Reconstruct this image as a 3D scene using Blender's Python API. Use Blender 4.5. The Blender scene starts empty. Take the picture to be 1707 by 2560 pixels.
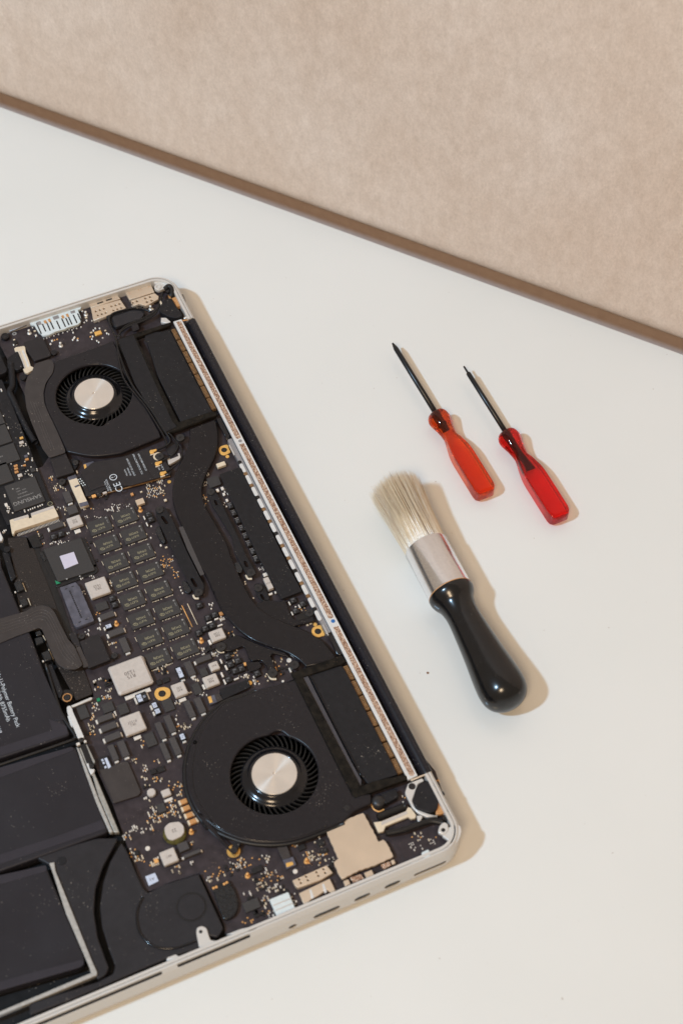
import bpy, bmesh, math, random
from mathutils import Vector, Matrix
random.seed(7)
R = math.radians
scene = bpy.context.scene
col = scene.collection
MM = 0.001

# ------------------------------------------------------------------ camera (solved from the photograph)
FPX, PITCH, ROLL, YAW = 4292.4, 0.604622, 0.0153622, -1.1388133
LX, LY, CAMH = -93.2473, 625.8204, 680.6037          # laptop corner and camera above the laptop's rim plane, mm
RIM = 17.0                                           # rim plane above the table, mm
cd = Vector((0, math.sin(PITCH), -math.cos(PITCH))); cr0 = Vector((1, 0, 0)); cu0 = cr0.cross(cd)
cr = cr0*math.cos(ROLL) + cu0*math.sin(ROLL); cu = cu0*math.cos(ROLL) - cr0*math.sin(ROLL)
CAM = Vector((0, 0, CAMH + RIM))
cam = bpy.data.cameras.new('camera'); camo = bpy.data.objects.new('camera', cam); col.objects.link(camo)
camo.matrix_world = Matrix(((cr.x, cu.x, -cd.x, 0), (cr.y, cu.y, -cd.y, 0), (cr.z, cu.z, -cd.z, CAM.z*MM), (0, 0, 0, 1)))
cam.sensor_fit = 'VERTICAL'; cam.sensor_height = 36.0; cam.lens = FPX/2560*36
cam.clip_start = 0.02; cam.clip_end = 60
cam.dof.use_dof = True; cam.dof.focus_distance = 0.845; cam.dof.aperture_fstop = 11.0
scene.camera = camo

# ------------------------------------------------------------------ light
world = bpy.data.worlds.new('World'); scene.world = world; world.use_nodes = True
wb = world.node_tree.nodes['Background']; wb.inputs[0].default_value = (1.0, 0.79, 0.58, 1); wb.inputs[1].default_value = 0.33
ldir = Vector((0.71, 0.345, -1.0)).normalized()       # travel direction of the key light
key = bpy.data.lights.new('key_lamp', 'AREA'); key.shape = 'DISK'; key.size = 0.17
key.energy = 60; key.color = (0.50, 0.75, 1.0)
ko = bpy.data.objects.new('key_lamp', key); col.objects.link(ko)
ko.location = Vector((0.03, 0.42, 0.0)) - ldir*3.0
ko.rotation_euler = ldir.to_track_quat('-Z', 'Y').to_euler()
fill = bpy.data.lights.new('fill_softbox', 'AREA'); fill.shape = 'DISK'; fill.size = 0.5; fill.energy = 16; fill.color = (1.0, 0.75, 0.5)
fo_ = bpy.data.objects.new('fill_softbox', fill); col.objects.link(fo_); fo_.location = (-0.30, -0.86, 1.70)
fo_.rotation_euler = (Vector((0.0, 0.45, 0.0)) - fo_.location).to_track_quat('-Z', 'Y').to_euler()
scene.view_settings.view_transform = 'Standard'; scene.view_settings.look = 'None'
scene.view_settings.exposure = 0.06; scene.view_settings.gamma = 1
scene.cycles.use_denoising = True
scene.cycles.max_bounces = 12; scene.cycles.diffuse_bounces = 6; scene.cycles.transparent_max_bounces = 48; scene.cycles.transmission_bounces = 10
scene.cycles.sample_clamp_indirect = 6

# ------------------------------------------------------------------ photograph tiles -> real plane positions
T = {'T1': (0, 660, 5.2267), 'T2': (200, 660, 5.2267), 'T3': (0, 940, 5.2267), 'T4': (280, 940, 5.2267), 'T5': (0, 1220, 5.2267),
     'T6': (280, 1220, 5.2267), 'T7': (540, 1100, 5.2267), 'T8': (540, 1380, 5.2267), 'T9': (0, 1500, 5.2267), 'TA': (260, 1500, 5.2267),
     'TB': (0, 1780, 5.2267), 'TC': (240, 1780, 5.2267), 'TD': (460, 1700, 3.92), 'TF': (800, 1900, 3.92), 'TG': (460, 2050, 3.92),
     'TH': (100, 2100, 3.92), 'TI': (0, 2160, 3.92), 'TK': (400, 780, 3.92), 'TL': (700, 1380, 3.92), 'TE': (780, 1620, 3.7333),
     'TM': (100, 840, 5.2267), 'TN': (400, 1500, 3.92), 'TO': (0, 860, 9.8), 'TP': (340, 1080, 5.6), 'TQ': (240, 1980, 4.9),
     'TU': (500, 2080, 3.92), 'TS': (940, 820, 2.9037), 'TR': (880, 1150, 3.136), 'S': (0, 0, 1)}
cy_, sy_ = math.cos(YAW), math.sin(YAW)
def ray(t, x, y):
    a = T[t]; px, py = a[0] + x/a[2], a[1] + y/a[2]
    return cr*((px - 853.5)/FPX) - cu*((py - 1280)/FPX) + cd
def W(t, x, y, z):                                   # world mm where the plane z (above table) is met
    d = ray(t, x, y); return CAM + d*((z - CAM.z)/d.z)
def L(t, x, y, z=0.0):                               # laptop-local mm (x along hinge, y away from body), z relative to rim
    p = W(t, x, y, z + RIM); qx, qy = p.x - LX, p.y - LY
    return (qx*cy_ + qy*sy_, -(qx*sy_ - qy*cy_))
def side(t, x, y, X=358.9):                          # (y, z) where the ray meets the laptop's plane x = X
    d = ray(t, x, y); dl = d.x*cy_ + d.y*sy_; c0 = (CAM.x - LX)*cy_ + (CAM.y - LY)*sy_
    p = CAM + d*((X - c0)/dl); qx, qy = p.x - LX, p.y - LY
    return (-(qx*sy_ - qy*cy_), p.z - RIM)

# ------------------------------------------------------------------ materials
def srgb(c):
    return tuple(((v/255)/12.92 if v/255 <= 0.04045 else (((v/255)+0.055)/1.055)**2.4) for v in c)
def new_mat(name):
    m = bpy.data.materials.new(name); m.use_nodes = True
    nt = m.node_tree; return m, nt, nt.nodes['Principled BSDF']
def mat(name, c, rough=0.5, metal=0.0, var=0.12, scale=900.0, bump=0.0, dust=0.0, dustcol=(0.32, 0.28, 0.24), rvar=0.0, coat=0.0, spec=0.5, aniso=0.0, dscale=1500.0):
    m, nt, b = new_mat(name)
    n, l = nt.nodes, nt.links
    tc = n.new('ShaderNodeTexCoord')
    b.inputs['Roughness'].default_value = rough; b.inputs['Metallic'].default_value = metal
    b.inputs['Specular IOR Level'].default_value = spec; b.inputs['Coat Weight'].default_value = coat
    geo = n.new('ShaderNodeNewGeometry')
    no = n.new('ShaderNodeTexNoise'); no.inputs['Scale'].default_value = scale; no.inputs['Detail'].default_value = 4
    l.new(geo.outputs['Position'], no.inputs['Vector'])
    r = n.new('ShaderNodeValToRGB'); e = r.color_ramp.elements
    e[0].position = 0.3; e[1].position = 0.7
    e[0].color = (*[v*(1-var) for v in c], 1); e[1].color = (*[min(1, v*(1+var)) for v in c], 1)
    l.new(no.outputs['Fac'], r.inputs['Fac']); last = r.outputs['Color']
    if dust:
        v = n.new('ShaderNodeTexNoise'); v.inputs['Scale'].default_value = dscale; v.inputs['Detail'].default_value = 1
        l.new(geo.outputs['Position'], v.inputs['Vector'])
        v2 = n.new('ShaderNodeTexNoise'); v2.inputs['Scale'].default_value = 60; v2.inputs['Detail'].default_value = 2
        l.new(geo.outputs['Position'], v2.inputs['Vector'])
        ad = n.new('ShaderNodeMath'); ad.operation = 'MULTIPLY_ADD'; ad.inputs[1].default_value = 0.35
        l.new(v2.outputs['Fac'], ad.inputs[0]); l.new(v.outputs['Fac'], ad.inputs[2])
        rr = n.new('ShaderNodeValToRGB'); rr.color_ramp.elements[0].position = 0.95 - 0.03*dust; rr.color_ramp.elements[1].position = 1.0 - 0.03*dust
        l.new(ad.outputs[0], rr.inputs['Fac'])
        mx = n.new('ShaderNodeMix'); mx.data_type = 'RGBA'
        mx.inputs['B'].default_value = (*dustcol, 1)
        l.new(rr.outputs['Color'], mx.inputs['Factor']); l.new(last, mx.inputs['A']); last = mx.outputs['Result']
    l.new(last, b.inputs['Base Color'])
    if rvar:
        n2 = n.new('ShaderNodeTexNoise'); n2.inputs['Scale'].default_value = 45; n2.inputs['Detail'].default_value = 5
        l.new(geo.outputs['Position'], n2.inputs['Vector'])
        mr = n.new('ShaderNodeMapRange'); mr.inputs['To Min'].default_value = max(0.02, rough - rvar); mr.inputs['To Max'].default_value = min(1, rough + rvar)
        mr.inputs['From Min'].default_value = 0.3; mr.inputs['From Max'].default_value = 0.7
        l.new(n2.outputs['Fac'], mr.inputs['Value']); l.new(mr.outputs['Result'], b.inputs['Roughness'])
    if bump:
        bp = n.new('ShaderNodeBump'); bp.inputs['Strength'].default_value = bump; bp.inputs['Distance'].default_value = 0.0002
        l.new(no.outputs['Fac'], bp.inputs['Height']); l.new(bp.outputs['Normal'], b.inputs['Normal'])
    if aniso:
        b.inputs['Anisotropic'].default_value = aniso; b.inputs['Anisotropic Rotation'].default_value = 0.25
        tg = n.new('ShaderNodeTangent'); tg.direction_type = 'RADIAL'; tg.axis = 'Z'
        l.new(tg.outputs['Tangent'], b.inputs['Tangent'])
    return m
M = {}
M['alu'] = mat('bead_blasted_aluminium', (0.68, 0.65, 0.61), 0.38, 0.25, 0.05, 4000, 0.05)
M['alu_dark'] = mat('inner_aluminium', (0.36, 0.35, 0.36), 0.45, 0.6, 0.1, 900)
M['alu_warm'] = mat('dusty_aluminium', (0.40, 0.38, 0.34), 0.5, 0.4, 0.15, 700)
M['white_metal'] = mat('pale_painted_metal', (0.72, 0.71, 0.69), 0.4, 0.2, 0.05, 900)
M['tray'] = mat('black_tray', (0.0065, 0.006, 0.0065), 0.5, 0, 0.4, 300, dust=0.5, spec=0.3)
M['pcb'] = mat('dark_circuit_board', (0.0390, 0.0299, 0.0331), 0.42, 0, 0.3, 260, 0.05, dust=1.0, dustcol=(0.28, 0.2, 0.15), rvar=0.08, spec=0.3)
M['plate'] = mat('speckled_brown_plate', (0.0263, 0.0204, 0.0179), 0.5, 0, 0.4, 1800, 0.25, dust=1.6, dustcol=(0.25, 0.2, 0.16), spec=0.3)
M['fan'] = mat('satin_black_plastic', (0.0163, 0.0142, 0.0163), 0.32, 0, 0.12, 500, 0.03, dust=0.6, rvar=0.06, spec=0.3)
M['blade'] = mat('fan_blade_plastic', (0.010, 0.0095, 0.009), 0.35, 0, 0.2, 500, spec=0.3)
M['rotor'] = mat('glossy_black_rotor', (0.008, 0.008, 0.010), 0.16, 0, 0.2, 500)
M['hub'] = mat('turned_steel_hub', (0.78, 0.72, 0.65), 0.30, 0.6, 0.05, 90, 0, aniso=0.85)
M['pipe'] = mat('black_heat_pipe', (0.0120, 0.0105, 0.0118), 0.22, 0, 0.12, 400, 0.03, dust=0.6, rvar=0.06, spec=0.3)
M['black'] = mat('matt_black_sheet', (0.0125, 0.0118, 0.0135), 0.5, 0, 0.2, 400, 0.05, dust=0.55, spec=0.3)
M['dark'] = mat('deep_black', (0.007, 0.0065, 0.007), 0.42, 0, 0.2, 400)
M['barrel'] = mat('black_hinge_plastic', (0.0125, 0.0115, 0.0150), 0.26, 0, 0.15, 500, 0.03, dust=0.35, spec=.4)
M['gasket'] = mat('dusty_foam_gasket', (0.013, 0.010, 0.007), 0.9, 0, 0.6, 350, 0.5, dust=0.9, dustcol=(0.12, 0.08, 0.05), spec=.2)
M['batt'] = mat('battery_foil', (0.0215, 0.0195, 0.0235), 0.4, 0, 0.06, 120, 0.02, dust=0.4, rvar=0.08, spec=0.3)
M['batt2'] = mat('battery_edge_foil', (0.0342, 0.0306, 0.0378), 0.38, 0, 0.08, 120, spec=0.3)
M['speaker'] = mat('speaker_plastic', (0.0247, 0.0231, 0.0260), 0.4, 0, 0.1, 300, 0.03, dust=0.7, rvar=0.05, spec=0.3)
M['flex'] = mat('flex_cable', (0.0496, 0.0416, 0.0392), 0.42, 0, 0.12, 200, 0.02, dust=0.5, rvar=0.08, spec=0.3)
M['flex_trace'] = mat('flex_cable_trace', (0.085, 0.072, 0.068), 0.4, 0, 0.1, 200)
M['cover'] = mat('connector_cover', (0.0235, 0.0205, 0.0215), 0.42, 0, 0.1, 300, 0.02, dust=0.5, spec=0.3)
M['chip'] = mat('chip_epoxy', (0.0474, 0.0436, 0.0422), 0.55, 0, 0.1, 1500, 0.1, spec=0.3)
M['chipd'] = mat('dark_chip_epoxy', (0.0187, 0.0168, 0.0168), 0.5, 0, 0.2, 1500, 0.1, dust=0.3, spec=0.3)
M['cap'] = mat('polymer_capacitor', (0.0671, 0.0597, 0.0581), 0.55, 0, 0.08, 1000, 0.1, spec=0.3)
M['ind'] = mat('grey_inductor', (0.56, 0.50, 0.45), 0.6, 0.1, 0.06, 800, 0.1)
M['silver'] = mat('tinned_solder', (0.88, 0.83, 0.76), 0.3, 0.35, 0.12, 2500)
M['gold'] = mat('gold_pad', (0.95, 0.55, 0.16), 0.38, 0.55, 0.1, 1200)
M['copper'] = mat('copper_via', (0.95, 0.47, 0.16), 0.4, 0.25, 0.15, 2500)
M['tan'] = mat('tan_ceramic', (0.55, 0.27, 0.10), 0.45, 0.0, 0.2, 2000)
M['shield'] = mat('warm_nickel_shield', (0.70, 0.56, 0.42), 0.42, 0.45, 0.06, 70, 0.05, rvar=0.06)
M['cream'] = mat('cream_connector', (0.74, 0.62, 0.46), 0.45, 0.1, 0.06, 500)
M['whitec'] = mat('white_ceramic', (0.66, 0.72, 0.72), 0.4, 0, 0.05, 600)
M['rail'] = mat('aged_white_rail', (.42, .40, .37), .45, .1, .15, 700)
M['label'] = mat('pale_label', (0.55, 0.60, 0.72), 0.5, 0, 0.08, 1500)
M['ink'] = mat('white_print', (0.62, 0.66, 0.70), 0.5, 0, 0.05, 900)
M['inkd'] = mat('dull_gold_print', (0.3600, 0.3240, 0.1980), 0.5, 0, 0.15, 1500)
M['inkg'] = mat('grey_print', (0.3000, 0.2850, 0.2700), 0.5, 0, 0.1, 1500)
M['inkb'] = mat('brown_print', (0.10, 0.07, 0.06), 0.5, 0, 0.1, 1500)
M['die'] = mat('mirror_die', (0.70, 0.68, 0.82), 0.35, 0.35, 0.02, 100)
M['slate'] = mat('slate_connector', (0.095, 0.093, 0.118), 0.5, 0.1, 0.25, 350, 0.05, dust=0.8)
M['screw'] = mat('black_screw', (0.032, 0.030, 0.030), 0.4, 0.3, 0.15, 1500, dust=0.2)
M['blue'] = mat('blue_threadlock', (0.02, 0.14, 0.42), 0.35, 0, 0.2, 1500)
M['green'] = mat('green_solder_mask', (0.01, 0.22, 0.10), 0.35, 0, 0.2, 1500)
M['fin'] = mat('copper_fin', (0.27, 0.15, 0.065), 0.5, 0.2, 0.35, 900)
M['gum'] = mat('glossy_black_adhesive', (0.015, 0.016, 0.018), 0.25, 0, 0.4, 900, 0.8)
# mesh strip: sparkling copper-coloured perforation seen through the hinge slot
def sparkle():
    m, nt, b = new_mat('copper_sparkle_mesh'); n, l = nt.nodes, nt.links
    geo = n.new('ShaderNodeNewGeometry'); v = n.new('ShaderNodeTexVoronoi'); v.inputs['Scale'].default_value = 2600
    l.new(geo.outputs['Position'], v.inputs['Vector'])
    r = n.new('ShaderNodeValToRGB'); e = r.color_ramp.elements
    e[0].position = 0.15; e[0].color = (0.20, 0.09, 0.05, 1); e[1].position = 0.95; e[1].color = (0.95, 0.78, 0.62, 1)
    x = e.new(0.55); x.color = (0.48, 0.29, 0.19, 1)
    l.new(v.outputs['Color'], r.inputs['Fac']); l.new(r.outputs['Color'], b.inputs['Base Color'])
    bp = n.new('ShaderNodeBump'); bp.inputs['Strength'].default_value = 0.9; bp.inputs['Distance'].default_value = 0.0003
    l.new(v.outputs['Distance'], bp.inputs['Height']); l.new(bp.outputs['Normal'], b.inputs['Normal'])
    b.inputs['Metallic'].default_value = 0.4; b.inputs['Roughness'].default_value = 0.4
    return m
M['sparkle'] = sparkle()

# ------------------------------------------------------------------ mesh helpers
def setp(o, label=None, cat=None, group=None, kind=None):
    if label: o['label'] = label
    if cat: o['category'] = cat
    if group: o['group'] = group
    if kind: o['kind'] = kind
    return o
def link(name, me, parent=None, loc=(0, 0, 0), rot=0.0):
    o = bpy.data.objects.new(name, me); col.objects.link(o)
    if parent: o.parent = parent
    o.location = Vector(loc)*MM; o.rotation_euler = (0, 0, rot)
    return o
def mesh(name, vs, fs, m, smooth=False):
    me = bpy.data.meshes.new(name); me.from_pydata([Vector(v)*MM for v in vs], [], fs); me.update()
    if m is not None: me.materials.append(m)
    if smooth: me.polygons.foreach_set('use_smooth', [True]*len(me.polygons))
    return me
def empty(name, loc=(0, 0, 0), rot=0.0, parent=None):
    o = bpy.data.objects.new(name, None); col.objects.link(o); o.location = Vector(loc)*MM; o.rotation_euler = (0, 0, rot)
    o.empty_display_size = 0.01
    if parent: o.parent = parent
    return o
def boxvf(x0, y0, x1, y1, z0, z1, b=0.0):
    if b <= 0:
        v = [(x0, y0, z0), (x1, y0, z0), (x1, y1, z0), (x0, y1, z0), (x0, y0, z1), (x1, y0, z1), (x1, y1, z1), (x0, y1, z1)]
        return v, [(0, 1, 5, 4), (1, 2, 6, 5), (2, 3, 7, 6), (3, 0, 4, 7), (4, 5, 6, 7), (3, 2, 1, 0)]
    c = b
    def ring(d, z):
        return [(x0+d+c, y0+d, z), (x1-d-c, y0+d, z), (x1-d, y0+d+c, z), (x1-d, y1-d-c, z), (x1-d-c, y1-d, z), (x0+d+c, y1-d, z), (x0+d, y1-d-c, z), (x0+d, y0+d+c, z)]
    v = ring(0, z0) + ring(0, z1-b) + ring(b, z1)
    f = [(i, (i+1) % 8, 8+(i+1) % 8, 8+i) for i in range(8)] + [(8+i, 8+(i+1) % 8, 16+(i+1) % 8, 16+i) for i in range(8)] + [tuple(range(16, 24)), tuple(reversed(range(8)))]
    return v, f
_cache = {}
def box(name, x0, y0, x1, y1, zt, h, m, parent, b=0.12):
    x0, x1 = min(x0, x1), max(x0, x1); y0, y1 = min(y0, y1), max(y0, y1)
    w, d = round((x1-x0)/2, 2), round((y1-y0)/2, 2); b = min(b, w*0.45, d*0.45, h*0.6)
    k = (w, d, round(h, 2), round(b, 2), m.name)
    if k not in _cache:
        _cache[k] = mesh(name, *boxvf(-w, -d, w, d, -h, 0, b), m)
    return link(name, _cache[k], parent, ((x0+x1)/2, (y0+y1)/2, zt))
def B(name, t, x1, y1, x2, y2, m, zt=-3.8, h=1.2, b=0.12, parent=None):     # box by two opposite corners seen in a tile
    a = L(t, x1, y1, zt); c = L(t, x2, y2, zt)
    return box(name, a[0], a[1], c[0], c[1], zt, h, M[m], parent or laptop, b)
def C(name, t, x, y, sx, sy, m, zt=-3.8, h=1.2, b=0.12, parent=None):      # box by centre and size in mm
    a = L(t, x, y, zt)
    return box(name, a[0]-sx/2, a[1]-sy/2, a[0]+sx/2, a[1]+sy/2, zt, h, M[m], parent or laptop, b)
def disc(name, cx, cy, r, zt, h, m, parent, seg=32, b=0.1, r_in=0.0):
    k = ('d', round(r, 2), round(h, 2), m.name, seg, b, r_in)
    if k not in _cache:
        vs, fs = [], []
        prof = [(r, -h), (r, -b), (r-b, 0)]
        if r_in: prof += [(r_in, 0), (r_in, -h)]
        for rr, z in prof:
            vs += [(rr*math.cos(i*2*math.pi/seg), rr*math.sin(i*2*math.pi/seg), z) for i in range(seg)]
        for j in range(len(prof)-1):
            fs += [(j*seg+i, j*seg+(i+1) % seg, (j+1)*seg+(i+1) % seg, (j+1)*seg+i) for i in range(seg)]
        if not r_in: fs.append(tuple(range(2*seg, 3*seg)))
        _cache[k] = mesh(name, vs, fs, m)
    return link(name, _cache[k], parent, (cx, cy, zt))
def catmull(pts, n=6, closed=True):
    out = []; N = len(pts)
    rng = range(N) if closed else range(N-1)
    for i in rng:
        if closed: p0, p1, p2, p3 = pts[i-1], pts[i], pts[(i+1) % N], pts[(i+2) % N]
        else: p0, p1, p2, p3 = pts[max(i-1, 0)], pts[i], pts[i+1], pts[min(i+2, N-1)]
        for k in range(n):
            t = k/n
            out.append(tuple(0.5*((2*p1[j]) + (-p0[j]+p2[j])*t + (2*p0[j]-5*p1[j]+4*p2[j]-p3[j])*t*t + (-p0[j]+3*p1[j]-3*p2[j]+p3[j])*t**3) for j in range(len(p1))))
    if not closed: out.append(tuple(pts[-1]))
    return out
def roundpoly(pts, r):                                # arcs in place of corners
    out = []; N = len(pts)
    for i in range(N):
        p = Vector(pts[i]); a = Vector(pts[i-1]) - p; c = Vector(pts[(i+1) % N]) - p
        rr = min(r, a.length*0.45, c.length*0.45); s = p + a.normalized()*rr; e = p + c.normalized()*rr
        for k in range(5):
            t = k/4; out.append(tuple(s*(1-t)**2 + p*2*t*(1-t) + e*t*t))
    return out
def curve_mesh(name, loops, h, b, m):
    cu_ = bpy.data.curves.new('tmp', 'CURVE'); cu_.dimensions = '2D'; cu_.fill_mode = 'BOTH'
    cu_.extrude = (h/2 - b)*MM*1000; cu_.bevel_depth = b; cu_.bevel_resolution = 1 if b < .6 else 4; cu_.offset = -b
    for lp in loops:
        sp = cu_.splines.new('POLY'); sp.points.add(len(lp)-1); sp.use_cyclic_u = True
        for i, p in enumerate(lp): sp.points[i].co = (p[0], p[1], 0, 1)
    o = bpy.data.objects.new('tmp', cu_); col.objects.link(o)
    dg = bpy.context.evaluated_depsgraph_get(); me = bpy.data.meshes.new_from_object(o.evaluated_get(dg))
    bpy.data.objects.remove(o); bpy.data.curves.remove(cu_)
    me.name = name
    me.transform(Matrix.Diagonal((MM, MM, MM, 1)) @ Matrix.Translation((0, 0, -h/2)))
    me.materials.clear(); me.materials.append(m)
    return me
def plate(name, pts, zt, h, m, parent=None, holes=(), b=0.15, rnd=0.0, smooth=False):
    pts = [tuple(p[:2]) for p in pts]
    if smooth: pts = catmull(pts)
    elif rnd: pts = roundpoly(pts, rnd)
    cx = sum(p[0] for p in pts)/len(pts); cyy = sum(p[1] for p in pts)/len(pts)
    sh = lambda lp: [(p[0]-cx, p[1]-cyy) for p in lp]
    me = curve_mesh(name, [sh(pts)] + [sh(hh) for hh in holes], h, b, M[m])
    return link(name, me, parent or laptop, (cx, cyy, zt))
def PL(name, t, pts, m, zt=-3.8, h=1.2, holes=(), b=0.15, rnd=0.0, smooth=False, parent=None):
    return plate(name, [L(p[0], p[1], p[2], zt) if isinstance(p[0], str) else L(t, p[0], p[1], zt) for p in pts], zt, h, m, parent, holes, b, rnd, smooth)
def circle(cx, cy, r, n=48, a0=0.0): return [(cx + r*math.cos(a0+i*2*math.pi/n), cy + r*math.sin(a0+i*2*math.pi/n)) for i in range(n)]
def slot(x0, y0, x1, y1, r, n=8):
    a = math.atan2(y1-y0, x1-x0); out = []
    for k in range(n+1): t = a - math.pi/2 + math.pi*k/n; out.append((x1+r*math.cos(t), y1+r*math.sin(t)))
    for k in range(n+1): t = a + math.pi/2 + math.pi*k/n; out.append((x0+r*math.cos(t), y0+r*math.sin(t)))
    return out
_txt = {}
def textmesh(s, size, m):
    k = (s, size, m.name)
    if k not in _txt:
        f = bpy.data.curves.new('tmp', 'FONT'); f.body = s; f.size = size*1.35; f.align_x = 'CENTER'; f.align_y = 'CENTER'; f.resolution_u = 3; f.space_line = 0.85
        o = bpy.data.objects.new('tmp', f); col.objects.link(o)
        dg = bpy.context.evaluated_depsgraph_get(); me = bpy.data.meshes.new_from_object(o.evaluated_get(dg))
        bpy.data.objects.remove(o); bpy.data.curves.remove(f)
        me.name = 'marking'; me.transform(Matrix.Diagonal((MM, MM, MM, 1))); me.materials.clear(); me.materials.append(m); _txt[k] = me
    return _txt[k]
def text(s, parent, dx, dy, size, rot, m, dz=0.03):
    return link('marking', textmesh(s, size, M[m]), parent, (dx, dy, dz), R(rot))
def tube(name, pts, r, m, parent, seg=8, smooth=True, n=6):
    pts = [Vector(p) for p in (catmull(pts, n, False) if len(pts) > 2 else pts)]
    vs, fs = [], []
    for i, p in enumerate(pts):
        d = (pts[min(i+1, len(pts)-1)] - pts[max(i-1, 0)]).normalized()
        a = d.cross(Vector((0, 0, 1)));  a = a.normalized() if a.length > 1e-4 else Vector((1, 0, 0)); c = a.cross(d)
        vs += [tuple(p + a*r*math.cos(k*2*math.pi/seg) + c*r*math.sin(k*2*math.pi/seg)) for k in range(seg)]
    for i in range(len(pts)-1):
        fs += [(i*seg+k, i*seg+(k+1) % seg, (i+1)*seg+(k+1) % seg, (i+1)*seg+k) for k in range(seg)]
    fs += [tuple(range(seg)), tuple(reversed(range((len(pts)-1)*seg, len(pts)*seg)))]
    return link(name, mesh(name, vs, fs, m, smooth), parent)
def lathe(name, prof, m, parent, loc, seg=64, smooth=True, rotm=None):
    vs, fs = [], []; N = len(prof)
    for r, z in prof: vs += [(r*math.cos(i*2*math.pi/seg), r*math.sin(i*2*math.pi/seg), z) for i in range(seg)]
    for j in range(N-1): fs += [(j*seg+i, j*seg+(i+1) % seg, (j+1)*seg+(i+1) % seg, (j+1)*seg+i) for i in range(seg)]
    me = mesh(name, vs, fs, m, smooth); return link(name, me, parent, loc)
class Many:                                           # many tiny boxes and dots joined in one mesh
    def __init__(s): s.v, s.f = [], []
    def box(s, x0, y0, x1, y1, z0, z1, b=0.0):
        v, f = boxvf(min(x0, x1), min(y0, y1), max(x0, x1), max(y0, y1), z0, z1, b); o = len(s.v); s.v += v; s.f += [tuple(i+o for i in q) for q in f]
    def dot(s, x, y, r, z0, z1, n=8):
        o = len(s.v)
        s.v += [(x+r*math.cos(i*2*math.pi/n), y+r*math.sin(i*2*math.pi/n), z0) for i in range(n)]
        s.v += [(x+r*.8*math.cos(i*2*math.pi/n), y+r*.8*math.sin(i*2*math.pi/n), z1) for i in range(n)]
        s.f += [(o+i, o+(i+1) % n, o+n+(i+1) % n, o+n+i) for i in range(n)] + [tuple(range(o+n, o+2*n))]
    def make(s, name, m, parent, kind='stuff', loc=(0, 0, 0)):
        o = link(name, mesh(name, s.v, s.f, m), parent, loc)
        if kind: o['kind'] = kind
        return o
#@@SETTING
# ------------------------------------------------------------------ the setting
def table():
    m, nt, b = new_mat('white_lacquered_board'); n, l = nt.nodes, nt.links
    geo = n.new('ShaderNodeNewGeometry'); no = n.new('ShaderNodeTexNoise'); no.inputs['Scale'].default_value = 6; no.inputs['Detail'].default_value = 5
    l.new(geo.outputs['Position'], no.inputs['Vector'])
    r = n.new('ShaderNodeValToRGB'); r.color_ramp.elements[0].color = (0.745, 0.738, 0.70, 1); r.color_ramp.elements[1].color = (0.785, 0.775, 0.74, 1)
    r.color_ramp.elements[0].position = .3; r.color_ramp.elements[1].position = .7
    sp = n.new('ShaderNodeTexNoise'); sp.inputs['Scale'].default_value = 420; sp.inputs['Detail'].default_value = 1
    l.new(geo.outputs['Position'], sp.inputs['Vector'])
    rs = n.new('ShaderNodeValToRGB'); rs.color_ramp.elements[0].position = 0.79; rs.color_ramp.elements[1].position = 0.83
    l.new(sp.outputs['Fac'], rs.inputs['Fac'])
    mx = n.new('ShaderNodeMix'); mx.data_type = 'RGBA'; mx.inputs['B'].default_value = (0.55, 0.50, 0.44, 1)
    l.new(no.outputs['Fac'], r.inputs['Fac']); l.new(rs.outputs['Color'], mx.inputs['Factor']); l.new(r.outputs['Color'], mx.inputs['A'])
    l.new(mx.outputs['Result'], b.inputs['Base Color'])
    b.inputs['Roughness'].default_value = 0.17; b.inputs['Specular IOR Level'].default_value = 0.5
    bp = n.new('ShaderNodeBump'); bp.inputs['Strength'].default_value = 0.06; bp.inputs['Distance'].default_value = 0.001
    n3 = n.new('ShaderNodeTexNoise'); n3.inputs['Scale'].default_value = 25; n3.inputs['Detail'].default_value = 3
    l.new(geo.outputs['Position'], n3.inputs['Vector']); l.new(n3.outputs['Fac'], bp.inputs['Height']); l.new(bp.outputs['Normal'], b.inputs['Normal'])
    return m
EA, EB = W('S', 0, 265, 0), W('S', 1707, 885, 0)
ed = (EB - EA).normalized(); en = Vector((-ed.y, ed.x, 0))         # edge direction, outward normal (away from camera)
if en.y < 0: en = -en
a0, a1 = EA - ed*900, EB + ed*900
def slabmesh(name, m, th=24.0, b=0.7):
    c = [a0 - en*1500, a1 - en*1500, a1, a0]
    vs = [(p.x, p.y, -th) for p in c] + [(p.x, p.y, -b) for p in c]
    inn = [c[0]+ed*b+en*b, c[1]-ed*b+en*b, c[2]-ed*b-en*b, c[3]+ed*b-en*b]
    vs += [(p.x, p.y, 0) for p in inn]
    fs = [(i, (i+1) % 4, 4+(i+1) % 4, 4+i) for i in range(4)] + [(4+i, 4+(i+1) % 4, 8+(i+1) % 4, 8+i) for i in range(4)] + [(8, 9, 10, 11), (3, 2, 1, 0)]
    return mesh(name, vs, fs, m)
tb = link('table_top', slabmesh('table_top', table())); setp(tb, kind='structure')
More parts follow.
